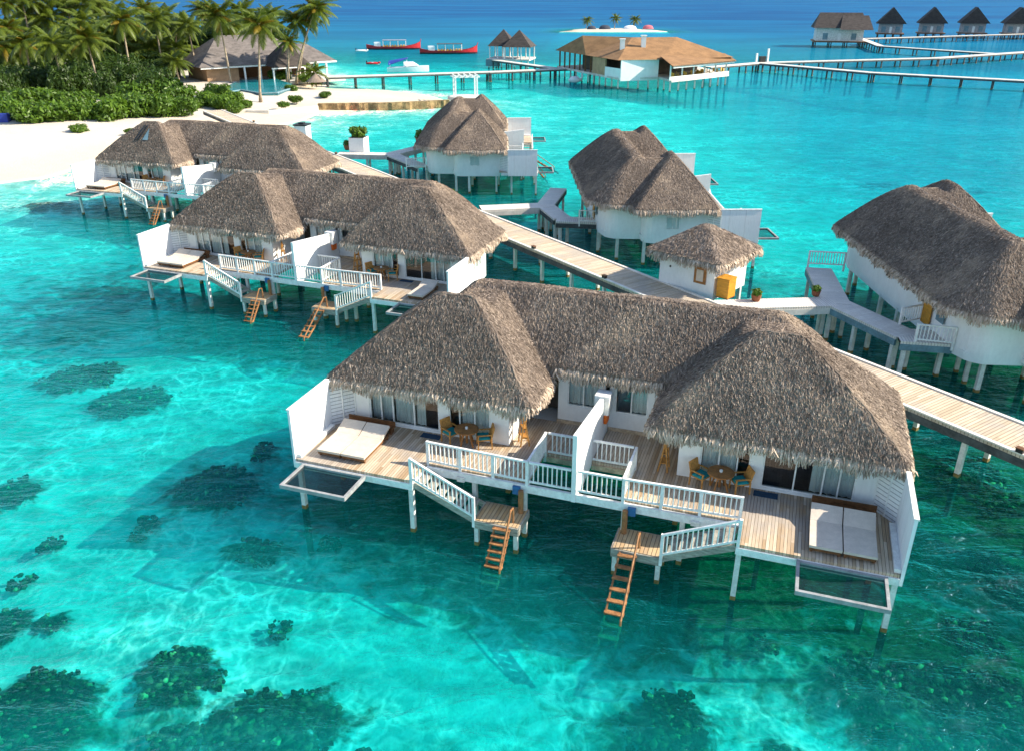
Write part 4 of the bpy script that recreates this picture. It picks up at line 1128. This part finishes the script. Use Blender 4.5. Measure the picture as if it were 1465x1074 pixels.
# pool restaurant with grey roofs
pr = empty('pool_pavilion', (-52.5, 183, 0), R(38), 'long beach house with grey shingle hip roof behind the pool', 'building')
m = MB(); hip(m, -1.5, 3.0, 25, 15, 4.3, 9.6, 11); m.build('roof', 'shingle_grey', pr)
m = MB(); hip(m, 9.2, 0.9, 13.5, 10, 4.12, 7.6, 4); m.build('roof', 'shingle_grey', pr)
m = MB(); m.add([(-.5, -8.5, 3.9), (8.0, -8.5, 3.9), (8.0, -1.5, 4.2), (-.5, -1.5, 4.2), (3.8, -5.0, 8.6)], [(0, 1, 4), (1, 2, 4), (2, 3, 4), (3, 0, 4), (3, 2, 1, 0)]); m.build('porch_roof', 'shingle_dark', pr)
m = MB(); m.box(-13.6, 15.6, -4.3, -4.1, 3.95, 4.25); m.box(-.8, 8.2, -8.4, -8.2, 3.6, 3.85); m.build('fascia', 'white_paint', pr)
m = MB(); m.box(-12, -5.5, -2.6, 8.5, 1, 4.2); m.box(-5.5, 14, 4, 9, 1, 4.2); m.build('wall', 'tan_panel', pr)
MB().box(-13, 15, -9, 9.5, .6, 1.25).build('terrace', 'pier_white', pr)
MB().box(-4.5, 13, 3.5, 3.95, 1.25, 4.2).build('shade_screen', 'dark_wood', pr)
for x in (-4.8, -1.5, 1.8, 5.0, 8.2, 11.0, 13.2): MB().box(x - .16, x + .16, -4.2, -3.9, 1.25, 4.0).build('column', 'white_paint', pr)
for x in (-.4, 2.4, 5.2, 7.9): MB().box(x - .16, x + .16, -8.2, -7.9, 1.25, 3.7).build('column', 'white_paint', pr)
for x, y in ((.8, -4.5), (3.4, -5.5), (6.2, -4.8)):
    t = empty('restaurant_table', pr.matrix_basis @ Vector((x, y, 1.25)), 0, f'orange dining table under the porch of the beach house, {"left" if x < 2 else "middle" if x < 5 else "right"} one', 'table', 'porch tables')
    MB().box(-.7, .7, -.5, .5, .68, .74).build('table_top', 'seat_yellow', t); MB().tube([(0, 0, 0), (0, 0, .68)], .08, 6).build('leg', 'teak', t)
pool = MB(); PP = [at(*q, 1.1)[:2] for q in ((322, 138), (345, 134), (372, 139), (398, 138), (420, 131), (418, 124), (395, 117), (345, 119), (325, 127))]
pool.poly(PP, .5, 1.62); pl_ = pool.build('swimming_pool', 'pool_tile'); tag(pl_, 'teal swimming pool in front of the grey roofed beach house', 'pool')
rim = MB(); strip_wall(rim, [at(*q, 1.1)[:2] for q in ((322, 138), (345, 134), (372, 139), (398, 138), (420, 131))], .4, 1.78, .35); rim.build('rim', 'slate_teal', pl_)
tu = empty('beach_umbrella', at(453, 124, .9), 0, 'round thatched beach umbrella on the sand spit', 'umbrella')
m = MB(); n = 20; vs = [(2.0 * math.cos(2 * PI * i / n), 2.0 * math.sin(2 * PI * i / n), .9) for i in range(n)] + [(.9 * math.cos(2 * PI * i / n), .9 * math.sin(2 * PI * i / n), 1.8) for i in range(n)] + [(0, 0, 2.4)]
m.add(vs, [(i, (i + 1) % n, n + (i + 1) % n, n + i) for i in range(n)] + [(n + i, n + (i + 1) % n, 2 * n) for i in range(n)]); m.build('canopy', 'thatch', tu); MB().tube([(0, 0, -.2), (0, 0, 2.2)], .09, 6).build('pole', 'tree_trunk', tu)
bx_ = MB().poly([(-1.1, -.8), (1.1, -.8), (1.0, .8), (-1.0, .8)], 0, 1.7).build('blue_crate', 'boat_blue'); bx_.location = at(4, 181, .9); bx_.rotation_euler = (0, 0, .2); tag(bx_, 'blue crate on the beach at the left edge', 'crate')
# sand spit retaining wall
rw = MB(); pts = [at(456, 159, 0.0)[:2], (-25.5, 143.3), (-20, 143.9), (-14.5, 145.8), (-10.5, 147.6)]
N = 40; sp = []
for i in range(N + 1):
    f = i / N * (len(pts) - 1); j = min(int(f), len(pts) - 2); sp.append(tuple(pts[j][q] + (pts[j + 1][q] - pts[j][q]) * (f - j) + random.uniform(-.16, .16) for q in (0, 1)))
strip_wall(rw, sp, -1.2, 1.15, .8); o = rw.build('rock_wall', 'rock_wall'); tag(o, 'brown stone wall along the water side of the sand spit', 'wall')
sw = MB(); strip_wall(sw, [at(*q, .2)[:2] for q in ((352, 166), (385, 166), (420, 163), (456, 159))], -.6, 1.0, .5); o = sw.build('beach_wall', 'pier_white'); tag(o, 'low pale wall between the pool garden and the small lagoon bay', 'wall')

# white pergola on its round platform
gz = empty('pergola', (-8.2, 153.2, 0), R(12), 'white wooden pergola on a round platform at the tip of the sand spit', 'pergola')
m = MB(); n = 24; m.poly([(3.2 * math.cos(2 * PI * i / n), 2.6 * math.sin(2 * PI * i / n)) for i in range(n)], .7, 1.15); m.build('platform', 'pier_white', gz)
m = MB(); m.poly([(2.7 * math.cos(2 * PI * i / n), 2.1 * math.sin(2 * PI * i / n)) for i in range(n)], -2, .69); m.build('base', 'rock_wall', gz)
for x in (-1.9, 1.9):
    for y in (-1.2, 1.2): MB().box(x - .12, x + .12, y - .12, y + .12, 1.15, 4.3).build('column', 'white_paint', gz)
for y in (-1.2, 1.2): MB().box(-2.4, 2.4, y - .1, y + .1, 4.3, 4.55).build('beam', 'white_paint', gz)
for i in range(5): MB().box(-2.0 + i - .07, -2.0 + i + .07, -1.7, 1.7, 4.55, 4.75).build('rafter', 'white_paint', gz)

# planter, pillar and pot on the walkway
pb = empty('planter_box', (-16.9, 93.6, 0), R(-10), 'white square planter with a leafy green plant beside the walkway', 'planter')
MB().box(-.85, .85, -.85, .85, 1.9, 3.7).build('box', 'wall_plaster', pb); MB().box(-.8, .8, -.8, .8, 3.7, 3.74).build('soil', 'black_plastic', pb)
sp_ = leaf_cloud('plant', 420, [(0, 0, .4, .8, .8, .6), (.5, .2, .6, .5, .5, .4), (-.5, 0, .7, .5, .5, .4)], .45, 'shrub_leaf'); o = link('plant', sp_, pb); o.location = (0, 0, 3.75)
pc = empty('utility_pillar', (-23.9, 97.4, 0), R(-10), 'white square pillar with dark cap standing behind the walkway', 'pillar')
MB().box(-.7, .7, -.7, .7, -2.5, 4.4).build('shaft', 'wall_plaster', pc); MB().box(-.78, .78, -.78, .78, 4.4, 4.55).build('cap', 'black_plastic', pc); MB().box(-.3, .3, -.3, .3, 4.55, 4.7).build('vent', 'black_plastic', pc)


def potted(x, y, z, s, label):
    r = empty('potted_plant', (x, y, z), 0, label, 'potted plant', 'potted plants on the walkways'); r.scale = (s, s, s)
    MB().tube([(0, 0, 0), (0, 0, .2), (0, 0, .42), (0, 0, .45)], [.22, .30, .33, .30], 14).build('pot', 'terracotta', r)
    o = link('plant', PLM, r); o.location = (0, 0, .45)


PLM = leaf_cloud('plant', 160, [(0, 0, .12, .35, .35, .25)], .22, 'shrub_leaf')
potted(14.15, 45.35, 2.2, .9, 'terracotta pot with a low green plant on the walkway to the right edge villa')
potted(-5.15, 70.1, 2.2, 1.2, 'brown potted plant at the corner of the walkway behind the second villa')
potted(17.9, 46.2, 2.2, .8, 'dark potted plant where the right edge walkway bends')
potted(-18.3, 94.2, 2.2, 1.3, 'dark potted plant beside the white planter')
potted(-10.3, 96.9, 2.19, 2.2, 'tall potted green plant at the left eave corner of the farthest villa')

# restaurant over the water with brown roof
rs = empty('water_restaurant', (0, 0, 0), 0, 'large restaurant on stilts with brown hip roofs and white walls', 'restaurant')
E5 = 5.5
ev = [(9.8, 201.5), (15.5, 186.5), (20.8, 173.5), (29.6, 175.2), (31.0, 168.6), (45.5, 181.5), (43, 199), (24, 210)]
rg = [(15.2, 193), (25.0, 186.5), (34.6, 187.5)]
m = MB(); P = [(x, y, E5) for x, y in ev] + [(x, y, 9.0) for x, y in rg]
m.add(P, [(0, 1, 8), (1, 2, 9, 8), (2, 3, 9), (3, 10, 9), (3, 5, 10), (5, 6, 10), (6, 7, 9, 10), (7, 0, 8, 9)]); m.build('roof', 'shingle_brown', rs)
m = MB(); m.add([(29.4, 175.8, 6.15), (30.6, 167.6, 4.9), (46.0, 180.9, 4.9), (44.4, 185.0, 6.0)], [(0, 1, 2, 3)]); m.add([(29.4, 175.8, 6.0), (30.6, 167.6, 4.75), (46.0, 180.9, 4.75), (44.4, 185.0, 5.85)], [(3, 2, 1, 0)]); m.build('terrace_roof', 'shingle_brown', rs)
m = MB(); c_ = [(x, y) for x, y in ev]
cx_, cy_ = 27, 190
def inset(p, f): return (cx_ + (p[0] - cx_) * f, cy_ + (p[1] - cy_) * f)
fl = [inset(p, .97) for p in ev]
m.poly([fl[i] for i in (0, 1, 2, 3, 4, 5, 6, 7)], 1.8, 2.2); m.build('floor_slab', 'pier_white', rs)
m = MB(); strip_wall(m, [inset((21.3, 173.0), .96), inset((29.4, 175.4), .96)], 1.6, 5.5, .3); strip_wall(m, [inset((29.4, 175.6), .96), inset((30.0, 181), .96)], 1.6, 5.5, .3); m.build('white_wall', 'wall_plaster', rs)
m = MB(); strip_wall(m, [inset((16.4, 184.2), .96), inset((18.6, 178.6), .96)], 2.2, 5.4, .3); m.build('tan_wall', 'tan_panel', rs)
m = MB(); strip_wall(m, [inset((18.6, 178.6), .965), inset((21.2, 173.1), .965)], 1.8, 3.9, .3); m.build('parapet_wall', 'wall_plaster', rs)
m = MB(); strip_wall(m, [(15.5, 194), (22.5, 179.5), (29, 180.5), (40, 190)], 2.2, 5.4, .3); m.build('inner_wall', 'interior', rs)
for i in range(7): q = inset((10.0 + 6.0 * i / 6, 200.5 - 15.5 * i / 6), .95); MB().box(q[0] - .17, q[0] + .17, q[1] - .17, q[1] + .17, 2.2, 5.45).build('column', 'dark_wood', rs)
for i in range(6): q = inset((30.9 + 14.2 * i / 5, 169.4 + 12.4 * i / 5), .955); MB().box(q[0] - .13, q[0] + .13, q[1] - .13, q[1] + .13, 2.2, 4.85).build('column', 'white_paint', rs)
m = MB(); strip_wall(m, [(30.9, 168.1), (45.6, 181.0)], 4.45, 4.9, .25); m.build('fascia', 'white_paint', rs)
m = MB(); strip_wall(m, [inset((30.6, 169.2), .985), inset((45.2, 181.9), .985)], 2.05, 2.75, .2); m.build('terrace_parapet', 'white_paint', rs)
for i in range(9):
    for j in range(2):
        q = inset((31.8 + 12.8 * i / 8, 171.0 + 11.4 * i / 8 + j * 2.2), .95)
        o = MB(); o.box(-.3, .3, -.3, .3, .4, .48); o.box(-.3, .3, .24, .3, .48, 1.05); [o.box(a - .03, a + .03, b - .03, b + .03, 0, .4) for a in (-.25, .25) for b in (-.25, .25)]
        o = o.build('terrace_chair', 'seat_yellow'); o.location = (q[0], q[1], 2.2); o.rotation_euler = (0, 0, i * 1.3); tag(o, 'yellow chair on the open terrace of the brown roofed restaurant', 'chair', 'terrace chairs of the restaurant')
for (x, y, z) in ((22.4, 180.6, 7.3), (26.8, 181.6, 7.9)):
    m = MB(); m.box(-.45, .45, -.45, .45, -.6, 1.6); m.box(-.6, .6, -.6, .6, 1.6, 1.75); o = m.build('chimney', 'wall_plaster', rs); o.location = (x, y, z)
pm_ = post(MB(), 0, 0, 1.85, -6, .32).build('post', ['pier_white', 'stain_post', 'algae_post', 'water_fade_post'], rs); fst = True
for a, b, n in ((0, 1, 5), (1, 2, 5), (2, 3, 4), (3, 4, 2), (4, 5, 7), (5, 6, 4)):
    for i in range(n):
        q = inset((ev[a][0] + (ev[b][0] - ev[a][0]) * i / n, ev[a][1] + (ev[b][1] - ev[a][1]) * i / n), .94)
        if fst: o = pm_; fst = False
        else: o = pm_.copy(); COL.objects.link(o)
        o.location = (q[0], q[1], 0)

# arrival pavilion with two little pyramid roofs
pa = empty('arrival_pavilion', (0, 226, 0), R(-12), 'small arrival pavilion with two dark pyramid roofs on white columns', 'pavilion')
for x, y, w in ((-2.4, 1.2, 3.5), (2.2, -1.4, 3.7)):
    m = MB(); m.add([(x - w, y - w, 4.9), (x + w, y - w, 4.9), (x + w, y + w, 4.9), (x - w, y + w, 4.9), (x, y, 8.8)], [(0, 1, 4), (1, 2, 4), (2, 3, 4), (3, 0, 4), (3, 2, 1, 0)]); m.build('roof', 'shingle_dark', pa)
    for a in (-1, -.33, .33, 1):
        for b in (-1, 1): MB().box(x + a * (w - .5) - .13, x + a * (w - .5) + .13, y + b * (w - .5) - .13, y + b * (w - .5) + .13, 2.1, 4.9).build('column', 'white_paint', pa)
MB().box(-5.6, 5.4, -5.0, 4.2, 1.75, 2.1).build('deck', 'pier_white', pa); MB().box(-5.7, -2.0, -5.1, -4.95, .4, 2.0).build('skirt', 'slate_teal', pa)
for x in (-5, -1.7, 1.7, 5):
    for y in (-4.6, 3.8): post(MB(), x, y, 1.75, -6, .3).build('post', POSTM, pa)

# far jetties
FJ = 'long far jetties'
D2 = dict(planks='pier_white', beam_m='pier_dark', group=FJ, beam_h=.3, ptop='pier_dark', pw=.3, step=5.2)
jetty('long far jetty from the sand spit towards the arrival pavilion', (-38, 178.5), (-4.9, 189.6), 2.4, 2.0, **D2)
jetty('far jetty between the arrival pavilion and the brown roofed restaurant', (-5.2, 189.4), (18.6, 200.5), 2.4, 1.996, **D2)
jetty('short white jetty leading from the far jetty to the arrival pavilion', (-4.2, 221), (9.5, 199), 2.0, 1.992, **D2)
jetty('white jetty from the restaurant to the forked jetty', (44.5, 201), (60, 213), 2.4, 2.0, **D2)
jetty('first straight stretch of the long dark jetty running to the right edge', (58.8, 213.6), (77.2, 187.6), 2.4, 1.992, **D2)
jetty('second stretch of the long dark jetty at the right edge', (77.0, 187.9), (101, 171), 2.4, 1.988, **D2)
jetty('third stretch of the long dark jetty beyond the right border', (100.6, 171.3), (126, 158), 2.4, 1.984, **D2)
jetty('white upper jetty from the fork towards the far huts', (60, 213.4), (109.2, 227.6), 2.4, 1.98, **D2)
jetty('white upper jetty nearest the right border below the far huts', (108.8, 227.4), (152, 254), 2.4, 1.976, **D2)
jetty('far jetty coming forward from the big dark hut', (123, 315), (113.6, 274), 2.2, 2.0, **D2)
jetty('far jetty from the big dark hut joining the upper jetty', (113.7, 274.4), (132, 243), 2.2, 1.996, **D2)
jetty('far white jetty in front of the row of dark huts', (124, 314), (214, 352), 2.2, 1.99, **D2)
gt = empty('jetty_gate', (60.6, 214.4, 2.0), .3, 'pair of white gate posts where the far jetty forks', 'gate')
for x in (-1.5, 1.6): MB().box(x - .2, x + .2, -.2, .2, 0, 3.0 if x > 0 else 2.0).build('post', 'white_paint', gt)
MB().box(-.6, .9, -.4, .4, 0, 1.3).build('box', 'black_plastic', gt)

# dark far huts
def far_hut(x, y, rz, w, d, h0, h1, label, big=False):
    r = empty('stilt_hut', (x, y, 0), rz, label, 'hut', 'dark roofed huts on the horizon')
    m = MB()
    if big: hip(m, 0, 0, w + 2.5, d + 3, h0, h1, w - 1.5)
    else: hip(m, 0, 0, d + 3.4, w + 2.4, h0, h1, d + 1.2, PI / 2)
    m.build('roof', 'shingle_dark', r)
    if big:
        m = MB(); m.add([(-.5, -d / 2 - 4, h0 - .4), (w / 2 + 2.4, -d / 2 - 4, h0 - .4), (w / 2 + 1.2, -1, h1 - .8), (.5, -1, h1 - .8)], [(0, 1, 2, 3)]); m.build('porch_roof', 'shingle_dark', r)
    MB().box(-w / 2, w / 2, -d / 2, d / 2, 2.0, h0 + .1).build('wall', 'weathered_white' if big else 'deck_grey', r)
    MB().box(-w / 2 - .8, w / 2 + .8, -d / 2 - 2.2, d / 2 + .8, 1.6, 2.0).build('deck', 'dark_wood', r)
    for u in (-.3, .3): MB().box(u * w - .8, u * w + .8, -d / 2 - .06, -d / 2, 2.4, 4.4).build('window', 'slate_teal', r)
    MB().box(-.45, .45, -d / 2 - .06, -d / 2, 2.05, 4.3).build('door', 'white_paint', r)
    for u in (-w / 2, -w / 6, w / 6, w / 2):
        for v in (-d / 2 - 2, 0, d / 2): post(MB(), u, v, 1.6, -6, .35).build('post', ['pier_dark', 'stain_post', 'algae_post', 'water_fade_post'], r)


far_hut(110.5, 303, R(-14), 15, 9, 6.0, 10.6, 'largest dark roofed stilt house with white walls, left of the row of far huts', True)
for i, (px_, Y, l) in enumerate(((1272, 352, 'first dark far hut right of the big stilt house'), (1330, 356, 'second dark far hut of the row on the horizon'), (1389, 356, 'third dark far hut of the row on the horizon'), (1452, 352, 'dark far hut cut by the right border'))):
    X_ = at_y(px_, 50, Y)[0]; far_hut(X_, Y, R(-20), 8.5, 7, 5.4, 11.2, l)

# ------------------------------------------------------------------ boats
def dhoni(x, y, rz, label, canopy):
    r = empty('wooden_boat', (x, y, 0), rz, label, 'boat', 'red wooden boats at anchor')
    n = 17; L = 17.5; secs = []
    for i in range(n):
        t = i / (n - 1) * 2 - 1; xx = t * L / 2; b = 2.0 * (1 - abs(t) ** 2.6) + .06; sh = .95 + 1.5 * max(0, t) ** 3.5 + .7 * max(0, -t) ** 4
        secs.append([(xx, -b, sh), (xx, -b * .93, .45), (xx, -b * .55, -.3), (xx, 0, -.55), (xx, b * .55, -.3), (xx, b * .93, .45), (xx, b, sh)])
    V = [p for s in secs for p in s]; F = []; mi = []
    for i in range(n - 1):
        for j in range(6):
            F.append((i * 7 + j, (i + 1) * 7 + j, (i + 1) * 7 + j + 1, i * 7 + j + 1)); mi.append(0 if j in (0, 5) else 1)
    m = MB(); m.v = V; m.f = F; m.mi = mi; m.build('hull', ['red_hull', 'dark_hull'], r)
    m = MB(); vs = [(s[0][0], s[0][1] * .95, .8) for s in secs] + [(s[6][0], s[6][1] * .95, .8) for s in secs]; m.add(vs, [(i, i + 1, n + i + 1, n + i) for i in range(n - 1)]); m.build('deck', 'pale_wood', r)
    m = MB(); m.box(-3.5, 4.2, -1.5, 1.5, 2.75, 2.9); m.build('canopy', canopy, r)
    for a in (-3.3, -1, 1.5, 4): [MB().tube([(a, b, .8), (a, b, 2.75)], .06, 6).build('canopy_post', 'white_paint', r) for b in (-1.4, 1.4)]
    for i in range(8): MB().box(-3.2 + i * .9, -2.7 + i * .9, -1.2, 1.2, .8, 1.35).build('bench', 'seat_yellow', r)
    m = MB(); m.box(-6.2, -4.2, -1.2, 1.2, .8, 2.2); m.box(-6.0, -4.4, -1.25, 1.25, 1.5, 1.9); m.build('wheelhouse', 'boat_white', r)
    MB().tube([(L / 2 - .1, 0, 2.3), (L / 2 + .25, 0, 3.2)], [.16, .07], 6).build('prow', 'red_hull', r)
    return r


dhoni(-38.5, 289, R(6), 'left red wooden boat with pale canopy anchored offshore', 'canopy_grey')
dhoni(-19.3, 270, R(6), 'right red wooden boat with dark canopy anchored offshore', 'pier_dark')
sb = empty('speedboat', (-25, 212, 0), R(4), 'white speedboat with blue canopy moored behind the far jetty', 'boat')
m = MB(); n = 12; V = []
for i in range(n):
    t = i / (n - 1); b = 1.5 * (1 - max(0, t - .35) ** 2 * 2.2); b = max(b, .05); z = .9 + .5 * t; V += [(t * 10 - 5, -b, z), (t * 10 - 5, -b * .8, .0), (t * 10 - 5, 0, -.4), (t * 10 - 5, b * .8, 0), (t * 10 - 5, b, z)]
m.v = V; m.f = [(i * 5 + j, (i + 1) * 5 + j, (i + 1) * 5 + j + 1, i * 5 + j + 1) for i in range(n - 1) for j in range(4)] + [(i * 5, i * 5 + 4, (i + 1) * 5 + 4, (i + 1) * 5) for i in range(n - 1)] + [(4, 3, 2, 1, 0)]; m.mi = [0] * len(m.f); m.build('hull', 'boat_white', sb)
m = MB(); m.add([(-1, -1.2, 1.2), (2.5, -1.0, 1.4), (2.5, 1.0, 1.4), (-1, 1.2, 1.2), (-1, -1, 2.2), (1.2, -.8, 2.2), (1.2, .8, 2.2), (-1, 1, 2.2)], [(0, 1, 5, 4), (1, 2, 6, 5), (2, 3, 7, 6), (3, 0, 4, 7), (4, 5, 6, 7)]); m.build('cabin', 'boat_white', sb)
MB().beam((1.3, 0, 2.0), (2.3, 0, 1.5), 1.7, .04).build('windscreen', 'black_plastic', sb)
m = MB(); m.add([(-4.7, -1.4, 1.5), (0, -1.4, 3.0), (0, 1.4, 3.0), (-4.7, 1.4, 2.3), (-4.7, -1.4, 1.6), (0, -1.4, 3.15), (0, 1.4, 3.15), (-4.7, 1.4, 2.4)], [(3, 2, 1, 0), (4, 5, 6, 7), (0, 1, 5, 4), (2, 3, 7, 6), (1, 2, 6, 5), (3, 0, 4, 7)]); m.build('canopy', 'boat_blue', sb)
for a in (-4.3, -.3): [MB().tube([(a, b, 1.0), (a, b, 2.0 + (a + 4.3) * .15)], .04, 6).build('canopy_post', 'white_paint', sb) for b in (-1.2, 1.2)]


def dinghy(x, y, rz, L, mat, label):
    r = empty('dinghy', (x, y, 0), rz, label, 'boat', 'small boats')
    pts = []; n = 16
    m = MB(); m.tube([(L * .5 * math.cos(a) * (1.0), L * .22 * math.sin(a), .3 + (.15 if abs(a - PI) > 2.6 else 0)) for a in [2 * PI * i / n for i in range(n + 1)]], .24, 8, cap=False); m.build('hull', mat, r)
    MB().poly([(L * .47 * math.cos(2 * PI * i / n), L * .2 * math.sin(2 * PI * i / n)) for i in range(n)], .05, .2).build('floor', 'boat_white', r)
    MB().box(-L * .12, L * .02, -.5, .5, .2, .55).build('seat', 'boat_white', r); MB().box(-L * .54, -L * .46, -.2, .2, .1, .95).build('motor', 'black_plastic', r)


dinghy(-36.5, 232, .1, 3.4, 'red_hull', 'small red dinghy floating alone between the speedboat and the beach')
dinghy(-47.2, 279, .1, 3.6, 'boat_white', 'small white dinghy tied behind the left red boat')
sw_ = empty('swan_float', (13.6, 188, 0), .2, 'white swan shaped float below the far jetty beside the restaurant', 'float')
m = MB(); m.tube([(-1.5, 0, .35), (-.8, 0, .5), (.4, 0, .5), (1.2, 0, .35)], [.15, .7, .75, .25], 10); m.build('body', 'boat_white', sw_, smooth=True)
MB().tube([(1.0, 0, .5), (1.6, 0, 1.0), (1.5, 0, 1.7), (1.75, 0, 2.1), (2.2, 0, 2.0)], [.25, .2, .17, .2, .08], 8).build('neck', 'boat_white', sw_, smooth=True)

# sandbank with tents
def tent(x, y, w, d, h, mat, label):
    m = MB(); n = 10; V = []
    for i in range(n + 1):
        a = PI * i / n
        for j in range(9): t = j / 8 * 2 - 1; k_ = math.sqrt(max(0, 1 - t * t)); V.append((x + w * t, y - d * math.cos(a) * k_ * .8, .9 + h * math.sin(a) * k_ ** .8))
    m.v = V; m.f = [(i * 9 + j, i * 9 + j + 1, (i + 1) * 9 + j + 1, (i + 1) * 9 + j) for i in range(n) for j in range(8)]; m.mi = [0] * len(m.f)
    tag(m.build('tent', mat), label, 'tent', 'tents on the far sandbank')


tent(36, 406, 2.2, 1.6, 1.5, 'tent_dark', 'left dark dome tent on the far sandbank')
tent(42, 406, 2.8, 1.8, 1.8, 'tent_dark', 'right dark dome tent on the far sandbank')
tent(53.5, 407, 3.2, 1.8, 1.6, 'tent_white', 'white tent in the middle of the far sandbank')
tent(62, 409, 2.6, 1.8, 1.7, 'tent_pink', 'pink tent at the right end of the far sandbank')
for i, (x, y, h) in enumerate(((34, 412, 4.6), (47, 412, 5.4), (56, 413, 4.8))):
    palm((x, y, .9), (x + .5, y, h), f'small palm on the far sandbank, {("left", "middle", "right")[i]} of three', i, False, .8)
